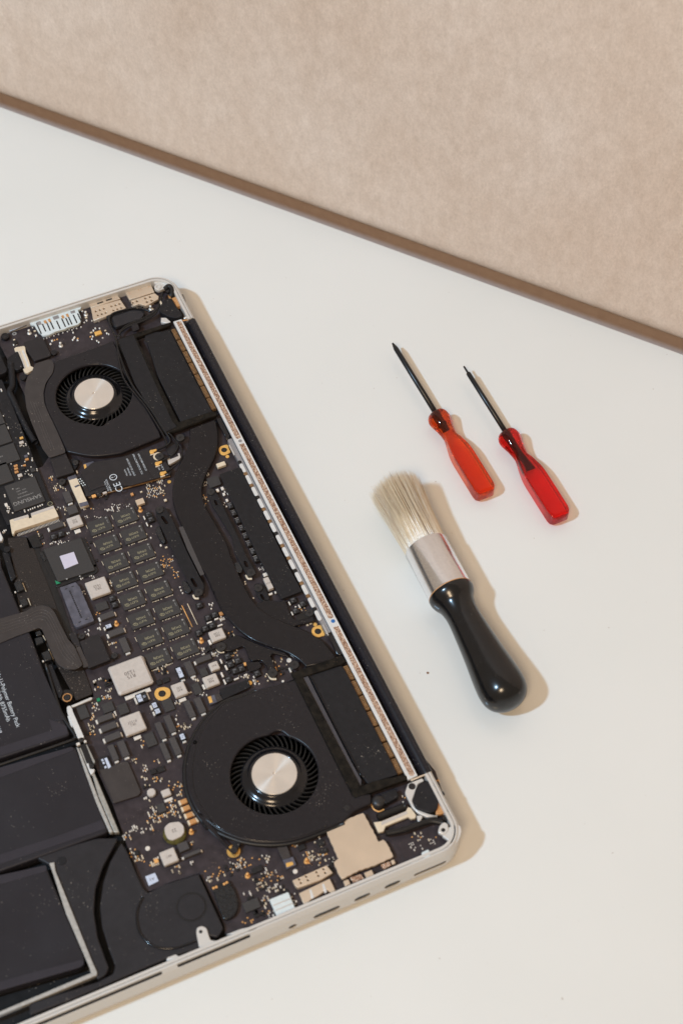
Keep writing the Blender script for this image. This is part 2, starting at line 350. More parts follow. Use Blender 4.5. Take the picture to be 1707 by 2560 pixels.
def wallmat():
    m, nt, b = new_mat('mottled_beige_plaster'); n, l = nt.nodes, nt.links
    geo0 = n.new('ShaderNodeNewGeometry'); geo = n.new('ShaderNodeMapping'); geo.inputs['Scale'].default_value = (1, 1, .62); l.new(geo0.outputs['Position'], geo.inputs['Vector'])
    def noise(s, d, rgh=0.55):
        x = n.new('ShaderNodeTexNoise'); x.inputs['Scale'].default_value = s; x.inputs['Detail'].default_value = d; x.inputs['Roughness'].default_value = rgh
        l.new(geo.outputs['Vector'], x.inputs['Vector']); return x
    def ramp(src, p0, c0, p1, c1):
        r = n.new('ShaderNodeValToRGB'); r.color_ramp.elements[0].position = p0; r.color_ramp.elements[0].color = (*c0, 1)
        r.color_ramp.elements[1].position = p1; r.color_ramp.elements[1].color = (*c1, 1); l.new(src, r.inputs['Fac']); return r
    def mix(f, a, c, mode='MIX'):
        x = n.new('ShaderNodeMix'); x.data_type = 'RGBA'; x.blend_type = mode
        if isinstance(f, float): x.inputs['Factor'].default_value = f
        else: l.new(f, x.inputs['Factor'])
        l.new(a, x.inputs['A']); l.new(c, x.inputs['B']); return x.outputs['Result']
    base = ramp(noise(14, 6, .6).outputs['Fac'], .32, (0.675, 0.555, 0.46), .68, (0.74, 0.635, 0.55))
    warm = ramp(noise(4, 3).outputs['Fac'], .35, (0.93, 0.885, 0.84), .65, (1.0, 1.0, 1.0))
    c = mix(1.0, base.outputs['Color'], warm.outputs['Color'], 'MULTIPLY')
    fine = ramp(noise(850, 4, .75).outputs['Fac'], .3, (0.90, 0.88, 0.86), .7, (1.08, 1.08, 1.08))
    c = mix(1.0, c, fine.outputs['Color'], 'MULTIPLY')
    mid = ramp(noise(160, 5, .7).outputs['Fac'], .3, (0.90, 0.87, 0.85), .7, (1.07, 1.07, 1.08))
    c = mix(1.0, c, mid.outputs['Color'], 'MULTIPLY')
    sp = noise(230, 2, .5); msk = noise(17, 2)
    ad = n.new('ShaderNodeMath'); ad.operation = 'MULTIPLY_ADD'; ad.inputs[1].default_value = 0.5
    l.new(msk.outputs['Fac'], ad.inputs[0]); l.new(sp.outputs['Fac'], ad.inputs[2])
    f = ramp(ad.outputs[0], 1.02, (0, 0, 0), 1.10, (1, 1, 1))
    br = n.new('ShaderNodeRGB'); br.outputs[0].default_value = (0.30, 0.17, 0.11, 1)
    c = mix(f.outputs['Color'], c, br.outputs[0])
    l.new(c, b.inputs['Base Color']); b.inputs['Roughness'].default_value = 0.75
    bp = n.new('ShaderNodeBump'); bp.inputs['Strength'].default_value = 0.25; bp.inputs['Distance'].default_value = 0.0005
    l.new(noise(300, 5, .7).outputs['Fac'], bp.inputs['Height']); l.new(bp.outputs['Normal'], b.inputs['Normal'])
    return m
def wall():                                            # upright panel hanging just past the table edge, lifted rounded foot and backing added to make a shade band
    wm = wallmat()
    def strip(name, prof):
        vs, fs = [], []
        for g, z in prof:
            for p in (a0, a1): q = p + en*g; vs.append((q.x, q.y, z))
        for i in range(len(prof)-1): fs.append((2*i, 2*i+1, 2*i+3, 2*i+2))
        o = link(name, mesh(name, vs, fs, wm, True)); return setp(o, kind='structure')
    g0, Rr, b0 = 3.0, 20.0, 15.3
    arc = [(g0 + Rr*(1-math.cos(R(10*k))), b0 - Rr*math.sin(R(10*k))) for k in range(10)]
    strip('back_wall', [(g0, 900.0), (g0, 300.0), (g0, 60.0)] + arc + [(g0+Rr+6, b0-Rr), (g0+Rr+6, 900)])
    wm = mat('shade_toned_backing', (.97, .74, .64), .85, 0, .06, 200, .1)  # tint chosen so the strip in the gap takes the brown of shade
    strip('shade_band_backing', [(46, -24.0), (46, -36), (46, -48), (46, -60), (46, -700)])  # added sheet behind the gap, only there to show the shade band
wall()
fl = link('floor', mesh('floor', [(-4000, -4000, -740), (4000, -4000, -740), (4000, 4000, -740), (-4000, 4000, -740)], [(0, 1, 2, 3)], mat('dim_floor', (0.06, 0.05, 0.04), 0.6, 0, .2, 3)))
setp(fl, kind='structure')
M['grey_tape'] = mat('satin_grey_tape', (.055, .052, .060), .4, 0, .1, 300)
# ------------------------------------------------------------------ the opened laptop
laptop = empty('opened_laptop', (LX, LY, RIM), YAW)
setp(laptop, 'large silver laptop lying upside down with its bottom cover off and dark insides bare', 'laptop')
WX, WY = 358.9, -247.1
def outline(d, r0=13.0, full=False):                   # open path round the case, inset by d, hinge cut-out left open
    r = max(r0 - d, 1.0); pts = []
    def arc(cx, cy, a0, a1, n=10):
        for k in range(n+1):
            a = R(a0 + (a1-a0)*k/n); pts.append((cx + r*math.cos(a), cy + r*math.sin(a)))
    x0, x1, y0, y1 = d, WX-d, WY+d, -d
    if full: arc(x1-r, y1-r, 90, 0); arc(x1-r, y0+r, 0, -90); arc(x0+r, y0+r, -90, -180); arc(x0+r, y1-r, 180, 90); return pts
    pts.append((321.6, y1)); arc(x1-r, y1-r, 90, 0); arc(x1-r, y0+r, 0, -90); arc(x0+r, y0+r, -90, -180); arc(x0+r, y1-r, 180, 90); pts.append((36.4, y1))
    return pts
def shell(name, prof, m, full=False, cap=True, parent=None):
    vs, fs = [], []
    for d, z in prof: vs += [(x, y, z) for x, y in outline(d, full=full)]
    N = len(vs)//len(prof)
    rng = range(N) if full else range(N-1)
    for j in range(len(prof)-1): fs += [(j*N+i, j*N+(i+1) % N, (j+1)*N+(i+1) % N, (j+1)*N+i) for i in rng]
    if not full: fs += [tuple(j*N for j in range(len(prof))), tuple(j*N+N-1 for j in reversed(range(len(prof))))]
    if full: fs += [tuple(range(N)), tuple(reversed(range((len(prof)-1)*N, len(prof)*N)))]
    me = mesh(name, vs, fs, m); bm = bmesh.new(); bm.from_mesh(me); bmesh.ops.recalc_face_normals(bm, faces=bm.faces); bm.to_mesh(me); bm.free()
    return link(name, me, parent or laptop)
prof = [(3.0, -13.0), (0.9, -13.0), (0.25, -12.6), (0.0, -11.8), (0.0, -3.2), (0.12, -2.2), (0.5, -1.2), (1.0, -0.45), (1.35, -0.05), (1.95, 0.0), (2.05, -0.9), (2.45, -0.9), (2.55, -0.12), (3.75, -0.12), (3.85, -1.0), (3.85, -8.6), (3.0, -8.6)]
case = shell('case', prof + [prof[0]], M['alu'])
# ports and vent slots cut through the near side
def port_cut(t, xa, ya, xb, yb, h, rr=None):
    ya_, za = side(t, xa, ya); yb_, zb = side(t, xb, yb); return (min(ya_, yb_), max(ya_, yb_), (za+zb)/2, h)
cuts = [port_cut('TG', 1268, 965, 1530, 850, 4.0), port_cut('TF', 335, 1378, 495, 1308, 4.0), port_cut('TF', 630, 1252, 788, 1183, 4.0), port_cut('TF', 918, 1118, 1240, 985, 2.6),
        port_cut('TG', 1030, 1058, 1102, 1038, 3.6)]
vents = [port_cut('TG', -60, 1432, 655, 1140, 1.3), port_cut('TH', -700, 2120, 1205, 1310, 1.3)]
zc = -9.2
def slotprism(y0, y1, z, h, x0, x1):
    pts = slot(y0 + h/2, z, y1 - h/2, z, h/2, 6); n = len(pts)
    vs = [(x0, p[0], p[1]) for p in pts] + [(x1, p[0], p[1]) for p in pts]
    return vs, [(i, (i+1) % n, n+(i+1) % n, n+i) for i in range(n)] + [tuple(reversed(range(n))), tuple(range(n, 2*n))]
def topslot(y0, y1, x0, x1, z0, z1):
    r_ = (x1-x0)/2; pts = slot((x0+x1)/2, y0 + r_, (x0+x1)/2, y1 - r_, r_, 6); n = len(pts)
    return [(p[0], p[1], z0) for p in pts] + [(p[0], p[1], z1) for p in pts], [(i, (i+1) % n, n+(i+1) % n, n+i) for i in range(n)] + [tuple(reversed(range(n))), tuple(range(n, 2*n))]
cv, cf = [], []
for q_ in cuts + vents:
    v, f = topslot(q_[0], q_[1], WX-1.15, WX-.22, -2.6, 2) if q_ in vents else slotprism(q_[0], q_[1], zc, q_[3], WX-2.0, WX+3)
    o = len(cv); cv += v; cf += [tuple(i+o for i in q) for q in f]
cm = mesh('cut', cv, cf, None); co = link('cut', cm, laptop)
bm = bmesh.new(); bm.from_mesh(cm); bmesh.ops.recalc_face_normals(bm, faces=bm.faces); bm.to_mesh(cm); bm.free()
md = case.modifiers.new('cut', 'BOOLEAN'); md.object = co; md.operation = 'DIFFERENCE'; md.solver = 'EXACT'
bpy.context.view_layer.update(); dg = bpy.context.evaluated_depsgraph_get()
me = bpy.data.meshes.new_from_object(case.evaluated_get(dg))
print('BOOL', len(me.polygons), len(case.data.polygons))
if len(me.polygons) > 300: case.modifiers.clear(); case.data = me; me.name = 'case'
else: case.modifiers.clear()
bpy.data.objects.remove(co)
for (y0, y1, z, h), nm in zip(cuts, ['port_socket']*5):
    v, f = slotprism(y0+.05, y1-.05, zc, h-.1, WX-1.98, WX-.45); link(nm, mesh(nm, v, f, M['dark']), laptop)  # black plug near the mouth, its colour standing in for deep shade
for (y0, y1, z, h) in vents:
    v, f = topslot(y0+.05, y1-.05, WX-1.13, WX-.26, -2.58, -1.7); link('vent_slot_shade', mesh('vent_slot_shade', v, f, M['dark']), laptop)  # black slab on the slot floor; the shade inside is its colour
shell('lid', [(3, -13.2), (0.6, -13.2), (0.3, -13.5), (0.35, -14.2), (0.9, -15.2), (2.2, -16.2), (4.5, -16.8), (8, -16.99)], M['alu'], full=True)
plate('tray', outline(3.9), -8.6, 0.8, 'tray')  # black sheet under everything; shade in the gaps comes from its colour
# bands along the near and far rims: a stepped ledge at board level
M1 = Many()
M1.box(14, -3.86, 36.4, -1.9, -8, -3.0)
# ---- hinge barrel and slot strip
def barrel():
    vs, fs = [], []; pr = [(-6.6, -7.5), (-6.6, -4.6), (-5.7, -4.3), (-5.0, -3.2), (-4.4, -1.7), (-3.5, -0.75), (-2.4, -0.3), (-1.3, -0.25), (-0.5, -0.6), (0.0, -1.3), (0.15, -2.6), (0.15, -10.6), (-2.0, -11.2), (-6.0, -11.2)]
    for x in (36.8, 37.1, 320.9, 321.3):
        s = 0.97 if x in (36.8, 321.3) else 1
        vs += [(x, y*s, z*s if z > -5 else z) for y, z in pr]
    n = len(pr)
    for j in range(3): fs += [(j*n+i, j*n+(i+1) % n, (j+1)*n+(i+1) % n, (j+1)*n+i) for i in range(n)]
    fs += [tuple(range(n)), tuple(reversed(range(3*n, 4*n)))]
    me = mesh('hinge_barrel', vs, fs, M['barrel']); bm = bmesh.new(); bm.from_mesh(me); bmesh.ops.recalc_face_normals(bm, faces=bm.faces); bm.to_mesh(me); bm.free()
    for p in me.polygons:
        if len(p.vertices) == 4: p.use_smooth = True
    return link('hinge_barrel', me, laptop)
barrel()
box('hinge_shadow_gap', 36.6, -7.0, 321.3, -5.5, -4.6, 3, M['dark'], laptop, 0)
bpts = [(34.6, -11.45), (320.9, -11.45), (320.9, -6.85), (34.6, -6.85)]
s1, s2 = L('TK', 770, 1262, -.5), L('T8', 1530, 905, -.5)
hl = [[(35.4, -10.0), (s1[0]-2.0, -10.0), (s1[0]-1.3, -9.4), (s1[0]-1.3, -8.0), (s1[0]-2, -7.5), (35.4, -7.5)],
      [(s1[0]+2.2, -10.0), (s2[0]-2.6, -10.0), (s2[0]-1.9, -9.4), (s2[0]-1.9, -8.0), (s2[0]-2.6, -7.5), (s1[0]+2.2, -7.5)],
      [(s2[0]+3.0, -10.0), (319.4, -10.0), (320.1, -9.2), (320.1, -8.2), (319.4, -7.5), (s2[0]+3.0, -7.5)]]
hc = [(s1[0]+.4, -8.8), (s2[0]-.1, -8.8)]
cxs = [sum(p[0] for p in bpts)/4, sum(p[1] for p in bpts)/4]
me = curve_mesh('vent_strip', [[(p[0]-cxs[0], p[1]-cxs[1]) for p in lp] for lp in [bpts]+hl], 1.6, 0.12, M['white_metal'])
strip = link('vent_strip', me, laptop, (cxs[0], cxs[1], -0.5))
for h_ in hl:
    x0, x1 = min(p[0] for p in h_), max(p[0] for p in h_)
    box('perforated_mesh', x0+.02, -9.98, x1-.02, -7.52, -0.85, .5, M['sparkle'], laptop, 0)
disc('screw', hc[0][0], hc[0][1], 0.9, -0.35, .5, M['alu_dark'], laptop)
disc('screw', hc[1][0], hc[1][1], 0.95, -0.3, .5, M['blue'], laptop)
# ---- logic board
PL('logic_board', 'T1', [L('S', 3, 812, -5) if False else (20, 850), ('T1', 380, 745), ('T1', 1160, 500), ('T2', 900, 215), ('T2', 1350, 400), ('T2', 1480, 720), ('T4', 1568, 700), ('T8', 1568, 1250), ('TE', 1150, 1150), ('TF', 1310, 640), ('TF', 1230, 860), ('TF', 850, 1015), ('TG', 915, 970), ('TG', 700, 1050), ('TG', 410, 1120), ('TG', 380, 1000), ('TG', 170, 550), ('TH', 1568, 330), ('TH', 1290, 410), ('TH', 1045, 515), ('TH', 1000, 470), ('TC', 215, 1190), ('TB', 1090, 370), ('T9', 950, 1400), ('T9', 1230, 1260), ('T9', 1090, 880), ('T9', 900, 520), ('T9', 700, 30), ('T5', 480, 780), ('T5', 360, 640), ('T5', 200, 640), ('T5', -60, 0), ('T3', 560, 1180), ('T3', 680, 1000), ('TO', 450, 900), ('TO', 380, 700), ('TO', 150, 290), ('TO', 0, 0)], 'pcb', -5.0, 1.2, b=.1)
# speckled plate beside the battery
PL('speckled_plate', 'T5', [(100, 650), (350, 640), (390, 790), (440, 780), (700, 1430), ('T9', 900, 520), ('T9', 1090, 870), ('T9', 1215, 1225), ('T9', 1000, 1310), ('T9', 740, 840), ('T9', 600, 560), ('T9', 560, 380), ('T9', 420, 400), ('T9', 260, 150), ('T5', 200, 1230), ('T5', 210, 1160)], 'plate', -4.2, 1.0, rnd=1.0)
PL('plate_slot', 'T5', [(360, 640), (480, 600), (560, 760), (440, 780)], 'dark', -4.1, .4, b=.05)
PL('plate_gap', 'T5', [(440, 790), (520, 770), (800, 1440), ('T9', 980, 520), ('T9', 905, 520), ('T9', 700, 20)], 'dark', -4.6, .4, b=.05)
# ---- battery cells
PL('battery_cell', 'TB', [(885, 200), (925, 300), (-400, 740), (-400, -700), ('T5', -700, 300), ('T5', 10, 870), ('T5', 20, 1010), ('T9', 270, 160), ('T9', 400, 440), ('TB', 760, -40)], 'batt', -1.3, 5.5, b=.9, rnd=2)
PL('battery_flap', 'TB', [(640, 90), (870, 180), (895, 280), (710, 335), (690, 230)], 'batt2', -1.2, .2, b=.05, rnd=.5)
PL('battery_edge_fold', 'TB', [(690, 235), (860, 190), (890, 285), (-400, 700), (-400, 590)], 'batt2', -1.25, .15, b=.04, rnd=.8)
PL('battery_side_fold', 'T9', [(240, 500), (360, 470), (850, 1568), (700, 1568)], 'batt', -1.12, .2, b=.05)
PL('battery_cell', 'TB', [(955, 440), (1000, 480), (1420, 1568), (-400, 2230), (-400, 920), (0, 790)], 'batt', -1.5, 5.3, b=.9, rnd=2)
PL('battery_edge_fold', 'TB', [(20, 720), (945, 450), (965, 500), (0, 860), (-400, 1000), (-400, 850)], 'batt2', -1.35, .2, b=.05, rnd=.8)
PL('battery_edge_fold', 'TB', [(1330, 1410), (1390, 1520), (-300, 2090), (-300, 1960), (700, 1640)], 'batt2', -1.35, .2, b=.05, rnd=.8)
PL('battery_cell', 'TI', [(455, 15), (480, 90), (825, 900), (830, 980), (760, 1020), (-300, 1330), (-300, 200), (100, 130)], 'batt', -1.5, 5.3, b=.9, rnd=2)
PL('battery_edge_fold', 'TI', [(0, 110), (455, 10), (462, 70), (0, 200), (-200, 240), (-200, 160)], 'batt2', -1.35, .2, b=.05, rnd=.8)
PL('battery_edge_fold', 'TI', [(815, 935), (825, 985), (780, 1015), (-200, 1300), (-200, 1210), (300, 1070)], 'batt2', -1.35, .2, b=.05, rnd=.8)
tube('battery_frame_rail', [(*L('TB', -300, 790, -1.6), -1.8), (*L('TB', 0, 690, -1.6), -1.8), (*L('TB', 930, 370, -1.6), -1.8), (*L('TB', 975, 330, -1.6), -1.8), (*L('TB', 970, 280, -1.6), -1.8), (*L('TB', 800, 0, -1.6), -1.8), (*L('T9', 600, 830, -1.6), -2.4)], 0.75, M['dark'], laptop, n=4)
PL('battery_frame', 'TI', [(485, -10), (535, -20), (545, 60), (905, 950), (955, 1060), (950, 1090), (-100, 1518), (-100, 1485), (0, 1446), (893, 1068), (878, 1010), (648, 480), (518, 80)], 'rail', -1.2, 3.0, b=.2)
PL('battery_frame', 'TB', [(1000, 455), (1035, 470), (1190, 860), (1300, 1150), (1480, 1568), (1430, 1568), (1255, 1180), (1105, 760)], 'rail', -1.6, 3.0, b=.3)
PL('battery_guard', 'TB', [(1200, 800), (1240, 800), (1560, 1568), (1490, 1568), (1290, 1100)], 'alu_warm', -2.2, 3.0, b=.3)
PL('battery_bracket', 'T9', [(875, 1395), (915, 1375), (940, 1400), ('TB', 960, 0), ('TB', 1105, 330), ('TB', 1020, 340), ('TB', 880, 0)], 'white_metal', -1.0, 2.5, b=.2, rnd=.5)
PL('battery_bracket', 'TB', [(885, 50), (905, 50), (955, 195), (935, 200)], 'white_metal', -1.8, 2, b=.1)
PL('bracket_rail', 'TB', [(1040, 470), (1058, 465), (1150, 670), (1140, 700), (1128, 680)], 'alu_warm', -1.4, 2, b=.1)
PL('bracket_rail', 'TB', [(1125, 425), (1140, 425), (1245, 645), (1235, 670), (1215, 650)], 'alu_warm', -1.4, 2, b=.1)
PL('bracket_foot', 'TB', [(1130, 680), (1160, 665), (1180, 740), (1240, 745), (1230, 790), (1190, 815)], 'white_metal', -1.2, 2, b=.2)
PL('metal_lip', 'T9', [(930, 1380), (1190, 1270), (1210, 1275), (1200, 1300), (950, 1400)], 'alu', -2.2, 1, b=.15)
C('bracket_stud', 'TB', 1025, 415, 1.3, 1.6, 'silver', -1.4, 1.5)
C('bracket_stud', 'TB', 1115, 382, 1.2, 1.1, 'silver', -1.4, 1.5)
def screw(t, x, y, r=1.5, z=-2.0, m='screw', parent=None, h=1.2):
    a = L(t, x, y, z); s = disc('screw', a[0], a[1], r, z, h, M[m], parent or laptop, 24, .15)
    mm = Many(); n = 6
    mm.dot(0, 0, r*.26, 0.005, .02, 6)
    for k in range(3):
        an = math.pi*k/3; w = r*.06
        c_, s_ = math.cos(an), math.sin(an); o = len(mm.v); q = r*.38
        mm.v += [(c_*q - s_*-w, s_*q + c_*-w, .03), (c_*q - s_*w, s_*q + c_*w, .03), (-c_*q - s_*w, -s_*q + c_*w, .03), (-c_*q + s_*w, -s_*q - c_*w, .03)]; mm.f.append((o, o+1, o+2, o+3))
    key_ = ('drive', round(r, 2))
    if key_ not in _cache: _cache[key_] = mesh('drive_recess', mm.v, mm.f, M['dark'])
    link('drive_recess', _cache[key_], s)
    return s
screw('TB', 1065, 360, 1.15, -0.8); screw('TB', 1200, 700, 1.1, -0.9)
PL('black_strap', 'TB', [(1050, 430), (1120, 410), (1215, 660), (1170, 690), (1130, 660)], 'dark', -1.3, 1.0, b=.2)
# battery text
bt = L('T9', 120, 1560, -1.2)
for s_, (t_, x_, y_), sz in (('Rechargeable Li-Polymer Battery Pack', ('TB', -25, -1000), 2.1), ('10.95V = 99.5Wh 8755mAh', ('TB', -60, -560), 2.1), ('Model A1618', ('TB', -70, -110), 2.1)):
    pass
def btext(s, t, x, y, size):                          # right-aligned end of a line at a tile point, running along +x
    k = bpy.data.curves.new('tmp', 'FONT'); k.body = s; k.size = size*1.35; k.align_x = 'RIGHT'; k.align_y = 'CENTER'; k.resolution_u = 3
    o = bpy.data.objects.new('tmp', k); col.objects.link(o); dg = bpy.context.evaluated_depsgraph_get(); me = bpy.data.meshes.new_from_object(o.evaluated_get(dg))
    bpy.data.objects.remove(o); bpy.data.curves.remove(k); me.name = 'marking'; me.transform(Matrix.Diagonal((MM, MM, MM, 1))); me.materials.clear(); me.materials.append(M['ink'])
    a = L(t, x, y, -.9); link('printed_text', me, laptop, (a[0], a[1], -0.88))
btext('Rechargeable Li-Polymer Battery Pack', 'TB', 245, 195, 2.0)
btext('11.36V = 99.5Wh 8755mAh', 'TB', 120, 122, 2.0)
btext('Model: A1618', 'TB', 5, 278, 2.0)
# ---- SSD card
PL('storage_card', 'T3', [(-200, 60), (30, 50), (60, 120), (640, 1568), ('T5', 700, 240), ('T5', 720, 330), ('T5', 100, 480), ('T5', 60, 400), ('T5', -120, 0), ('T3', -300, 900)], 'black', -3.3, .9, b=.08)
def chip(name, t, x1, y1, x2, y2, txt=(), zt=-2.4, h=.9, m='chip', dot=None, parent=None):
    o = B(name, t, x1, y1, x2, y2, m, zt, h, .08, parent)
    for (s, dx, dy, sz, ink) in txt: text(s, o, dx, dy, sz, -90, ink)
    if dot:
        k = ('dot', M['inkg'].name)
        if k not in _cache: mm = Many(); mm.dot(0, 0, .32, 0.01, .02, 12); _cache[k] = mesh('pin_dot', mm.v, mm.f, M['inkg'])
        link('pin_dot', _cache[k], o, (dot[0], dot[1], 0.01))
    return o
chip('flash_chip', 'T3', 50, 1440, ('T5') and 0, 0) if False else None
a = L('T3', 60, 1440, -2.4); c = L('T5', 595, 170, -2.4)
sams = box('flash_chip', a[0], a[1], c[0], c[1], -2.4, .9, M['chip'], laptop, .08)
text('SAMSUNG', sams, 4.0, 0, 2.3, -90, 'inkg'); text('K4LN05BA01-8030', sams, 1.2, 0, .75, -90, 'inkg')
text('H8XBY0Y2', sams, -.8, -.8, .75, -90, 'inkg'); text('1524   A0M', sams, -2.6, -.8, .75, -90, 'inkg'); text('UBX', sams, -4.2, -2.2, .75, -90, 'inkg')
k_ = disc('pin_dot', -5.0, -4.4, .4, .03, .02, M['inkg'], sams, 12, .005)
for (xa, ya, xb, yb) in ((-330, 850, 80, 620+10), (-260, 1080, 275, 1085), (-200, 1330, 185, 1350)):
    pass
chip('flash_chip', 'T3', -250, 1015, 270, 1085, [('SEC 531', 2.6, -2.6, .8, 'inkg'), ('K9PHGY8S7', 0.2, -1.6, .8, 'inkg'), ('C4CE1A', -1.6, -2.2, .8, 'inkg')], m='chip')
chip('flash_chip', 'T3', -350, 750, 165, 850, [('K9PHG', 0.6, -3.2, .8, 'inkg')], m='chip')
chip('flash_chip', 'T3', -440, 480, 78, 625, [], m='chip')
chip('memory_chip', 'T3', -300, 1250, 185, 1360, [('SEC513', 1.8, -3.0, .9, 'inkg'), ('HAH2U', 0.1, -3.0, .9, 'inkg'), ('UL95', -1.6, -3.3, .9, 'inkg')], m='chip')
for (x, y, sx, sy, m) in ((285, 805, 1.3, 1.8, 'gold'), (285, 865, 1.6, 2.2, 'ind'), (355, 1085, 1.2, 1.8, 'tan'), (345, 1045, 1.6, 1.8, 'slate'), (210, 1170, 1.3, 1.9, 'tan'), (215, 1208, 1.2, 1.9, 'tan'), (220, 1250, 1.2, 1.9, 'tan'), (265, 1295, 1.8, 2.2, 'ind'), (355, 1265, 1.6, 1.8, 'chipd'), (300, 1200, 1.8, 2.0, 'chipd'), (322, 1165, 1.0, 1.6, 'tan'), (435, 1225, 2.4, 2.2, 'chip'), (375, 1010, 1.0, .7, 'silver'), (425, 1095, .8, .8, 'silver')):
    C('small_component', 'T3', x, y, sx, sy, m, -2.6, .7, .1)
C('small_component', 'T5', 85, 215, 1.8, 1.4, 'silver', -2.6, .7)
C('small_component', 'T3', 22, 180, 1.8, .7, 'silver', -2.6, .7)
mm_ = Many()
for k in range(7):
    x, y = L('T5', 375+28*k+(k > 3)*14, 290-12*k, -2.8); mm_.box(x-.35, y-.3, x+.35, y+.3, -3.2, -2.7)
for x_, y_ in ((65, 90), (70, 110), (98, 245), (120, 245), (105, 265), (130, 270), (100, 300), (120, 300), (115, 320), (325, 290), (330, 310), (170, 325)):
    x, y = L('T5', x_, y_, -2.8); mm_.box(x-.3, y-.3, x+.3, y+.3, -3.2, -2.7)
for x_, y_ in ((50, 520), (110, 670), (115, 685), (270, 915), (290, 905), (315, 915), (340, 885), (345, 905), (330, 1120), (425, 1075), (430, 1105), (150, 1150), (255, 1345), (400, 1300), (420, 1290), (425, 1310), (485, 1215), (490, 1235), (370, 1235), (380, 1285), (335, 1280), (345, 1250), (290, 1175), (410, 1190)):
    x, y = L('T3', x_, y_, -2.8); mm_.box(x-.25, y-.25, x+.25, y+.25, -3.2, -2.6)
mm_.make('solder_joints', M['silver'], laptop)
h5 = L('T5', 658, 202, -3.2); disc('mounting_hole', h5[0], h5[1], 1.0, -3.25, .2, M['dark'], laptop, 24, .02); disc('hole_ring', h5[0], h5[1], 1.2, -3.26, .2, M['inkd'], laptop, 24, .02, .98)
# SSD socket
PL('card_socket', 'T5', [(150, 410), (370, 345), (385, 395), (420, 385), (405, 330), (700, 228), (735, 290), (770, 370), (735, 385), (200, 560), (185, 600), (160, 590), (130, 420)], 'cream', -2.2, 2.4, b=.15)
PL('socket_ledge', 'T5', [(175, 405), (370, 345), (383, 375), (190, 432)], 'ind', -2.1, .3, b=.04)
PL('socket_ledge', 'T5', [(405, 330), (700, 228), (712, 262), (420, 362)], 'ind', -2.1, .3, b=.04)
mm_ = Many()
for k in range(34):
    x, y = L('T5', 235+16.3*k, 612-5.8*k, -4.6); mm_.box(x-.5, y-.11, x+.9, y+.11, -5, -4.4)
mm_.make('socket_pins', M['silver'], laptop)
# ---- hub fans
def fan(name, hx, hy, outline_pts, sgn, notch, zt, fan_holes=()):
    f = empty(name, (hx, hy, zt), 0, laptop)
    Ro = 19.1
    hole = []
    for i in range(96):
        a = 2*math.pi*i/96; r = Ro
        d = (a - notch + math.pi) % (2*math.pi) - math.pi
        if abs(d) < 0.22: r += 2.0*(0.5+0.5*math.cos(d/0.22*math.pi))**.6
        hole.append((r*math.cos(a), r*math.sin(a)))
    pts = [(p[0]-hx, p[1]-hy) for p in outline_pts]
    cvr = curve_mesh('fan_cover', [pts, hole], 2.0, .85, M['fan']); link('fan_cover', cvr, f)
    link('fan_well', curve_mesh('fan_well', [circle(0, 0, Ro+1.8, 64)], .4, .05, M['dark']), f, (0, 0, -4.0))
    # rotor
    lathe('rotor', [(15.0, -3.3), (14.7, -2.6), (13.6, -2.3), (12.5, -1.9), (11.5, -1.0), (10.9, -0.45), (10.5, -0.28), (10.15, -0.3), (9.9, -0.6), (9.8, -1.2)], M['rotor'], f, (0, 0, 0), 96)
    hb = lathe('hub', [(9.95, -.8), (9.95, -0.12), (9.8, 0.02), (0.75, 0.02), (0.7, -.35), (0.0, -.35)], M['hub'], f, (0, 0, 0), 96, False)
    # blades
    vs, fs = [], []; n = 9; th = .42
    for i in range(n+1):
        t = i/n; r = 14.4 + (Ro+1.1-14.4)*t; a = sgn*(0.24*t**1.2); dr = th/r
        zz = -2.35 - 0.35*math.sin(t*math.pi)*0
        for q in (-1, 1): vs.append((r*math.cos(a+q*dr/1.2), r*math.sin(a+q*dr/1.2), zz))
        for q in (-1, 1): vs.append((r*math.cos(a+q*dr/1.2), r*math.sin(a+q*dr/1.2), -3.9))
    for i in range(n):
        o = 4*i; fs += [(o, o+1, o+5, o+4), (o+1, o+3, o+7, o+5), (o+2, o, o+4, o+6)]
    fs += [(0, 2, 3, 1), (4*n, 4*n+1, 4*n+3, 4*n+2)]
    bme = mesh('fan_blade', vs, fs, M['blade'])
    for k in range(43): link('fan_blade', bme, f, (0, 0, 0), 2*math.pi*k/43)
    return f
Lp = lambda t, pts, z=-1.2: [L(t if not isinstance(p[0], str) else p[0], p[-2], p[-1], z) for p in pts]
hub1, hub2 = L('TM', 710, 750, -1.0), L('TD', 886, 917, -1.0)
f1 = Lp('TM', [(188, 332), (560, 205), (960, 60), (1010, 150), (1240, 650), (1568, 1250), ('T4', 640, 800)]) + catmull(Lp('TM', [(1060, 1530), (800, 1565), (600, 1560), (370, 1515)]), 6, False)
f1 += catmull(Lp('TM', [(345, 1490), (200, 1190), (90, 960), (55, 800), (65, 690), (110, 570), (170, 480), (185, 400)]), 5, False)
fan1 = fan('cooling_fan', hub1[0], hub1[1], f1, -1, R(-10), -1.0)
o2 = catmull(Lp('TD', [(720, 95), (600, 140), (450, 190), (350, 250), (200, 390), (95, 560), (40, 720), (18, 900), (40, 1090), (120, 1270), (250, 1440), ('TG', 190, -10), ('TG', 330, 95), ('TG', 480, 165), ('TG', 620, 205), ('TG', 800, 225), ('TG', 1000, 215), ('TG', 1200, 165), ('TG', 1350, 105), ('TG', 1568, 15)]), 4, False)
o2 += Lp('TF', [(330, 505), (500, 430), (500, 330), (340, 340), ('TE', 380, 1370), ('TL', 130, 1200), ('TD', 1075, -10), ('TD', 930, 40)])
fan2 = fan('cooling_fan', hub2[0], hub2[1], o2, 1, R(152), -1.0)
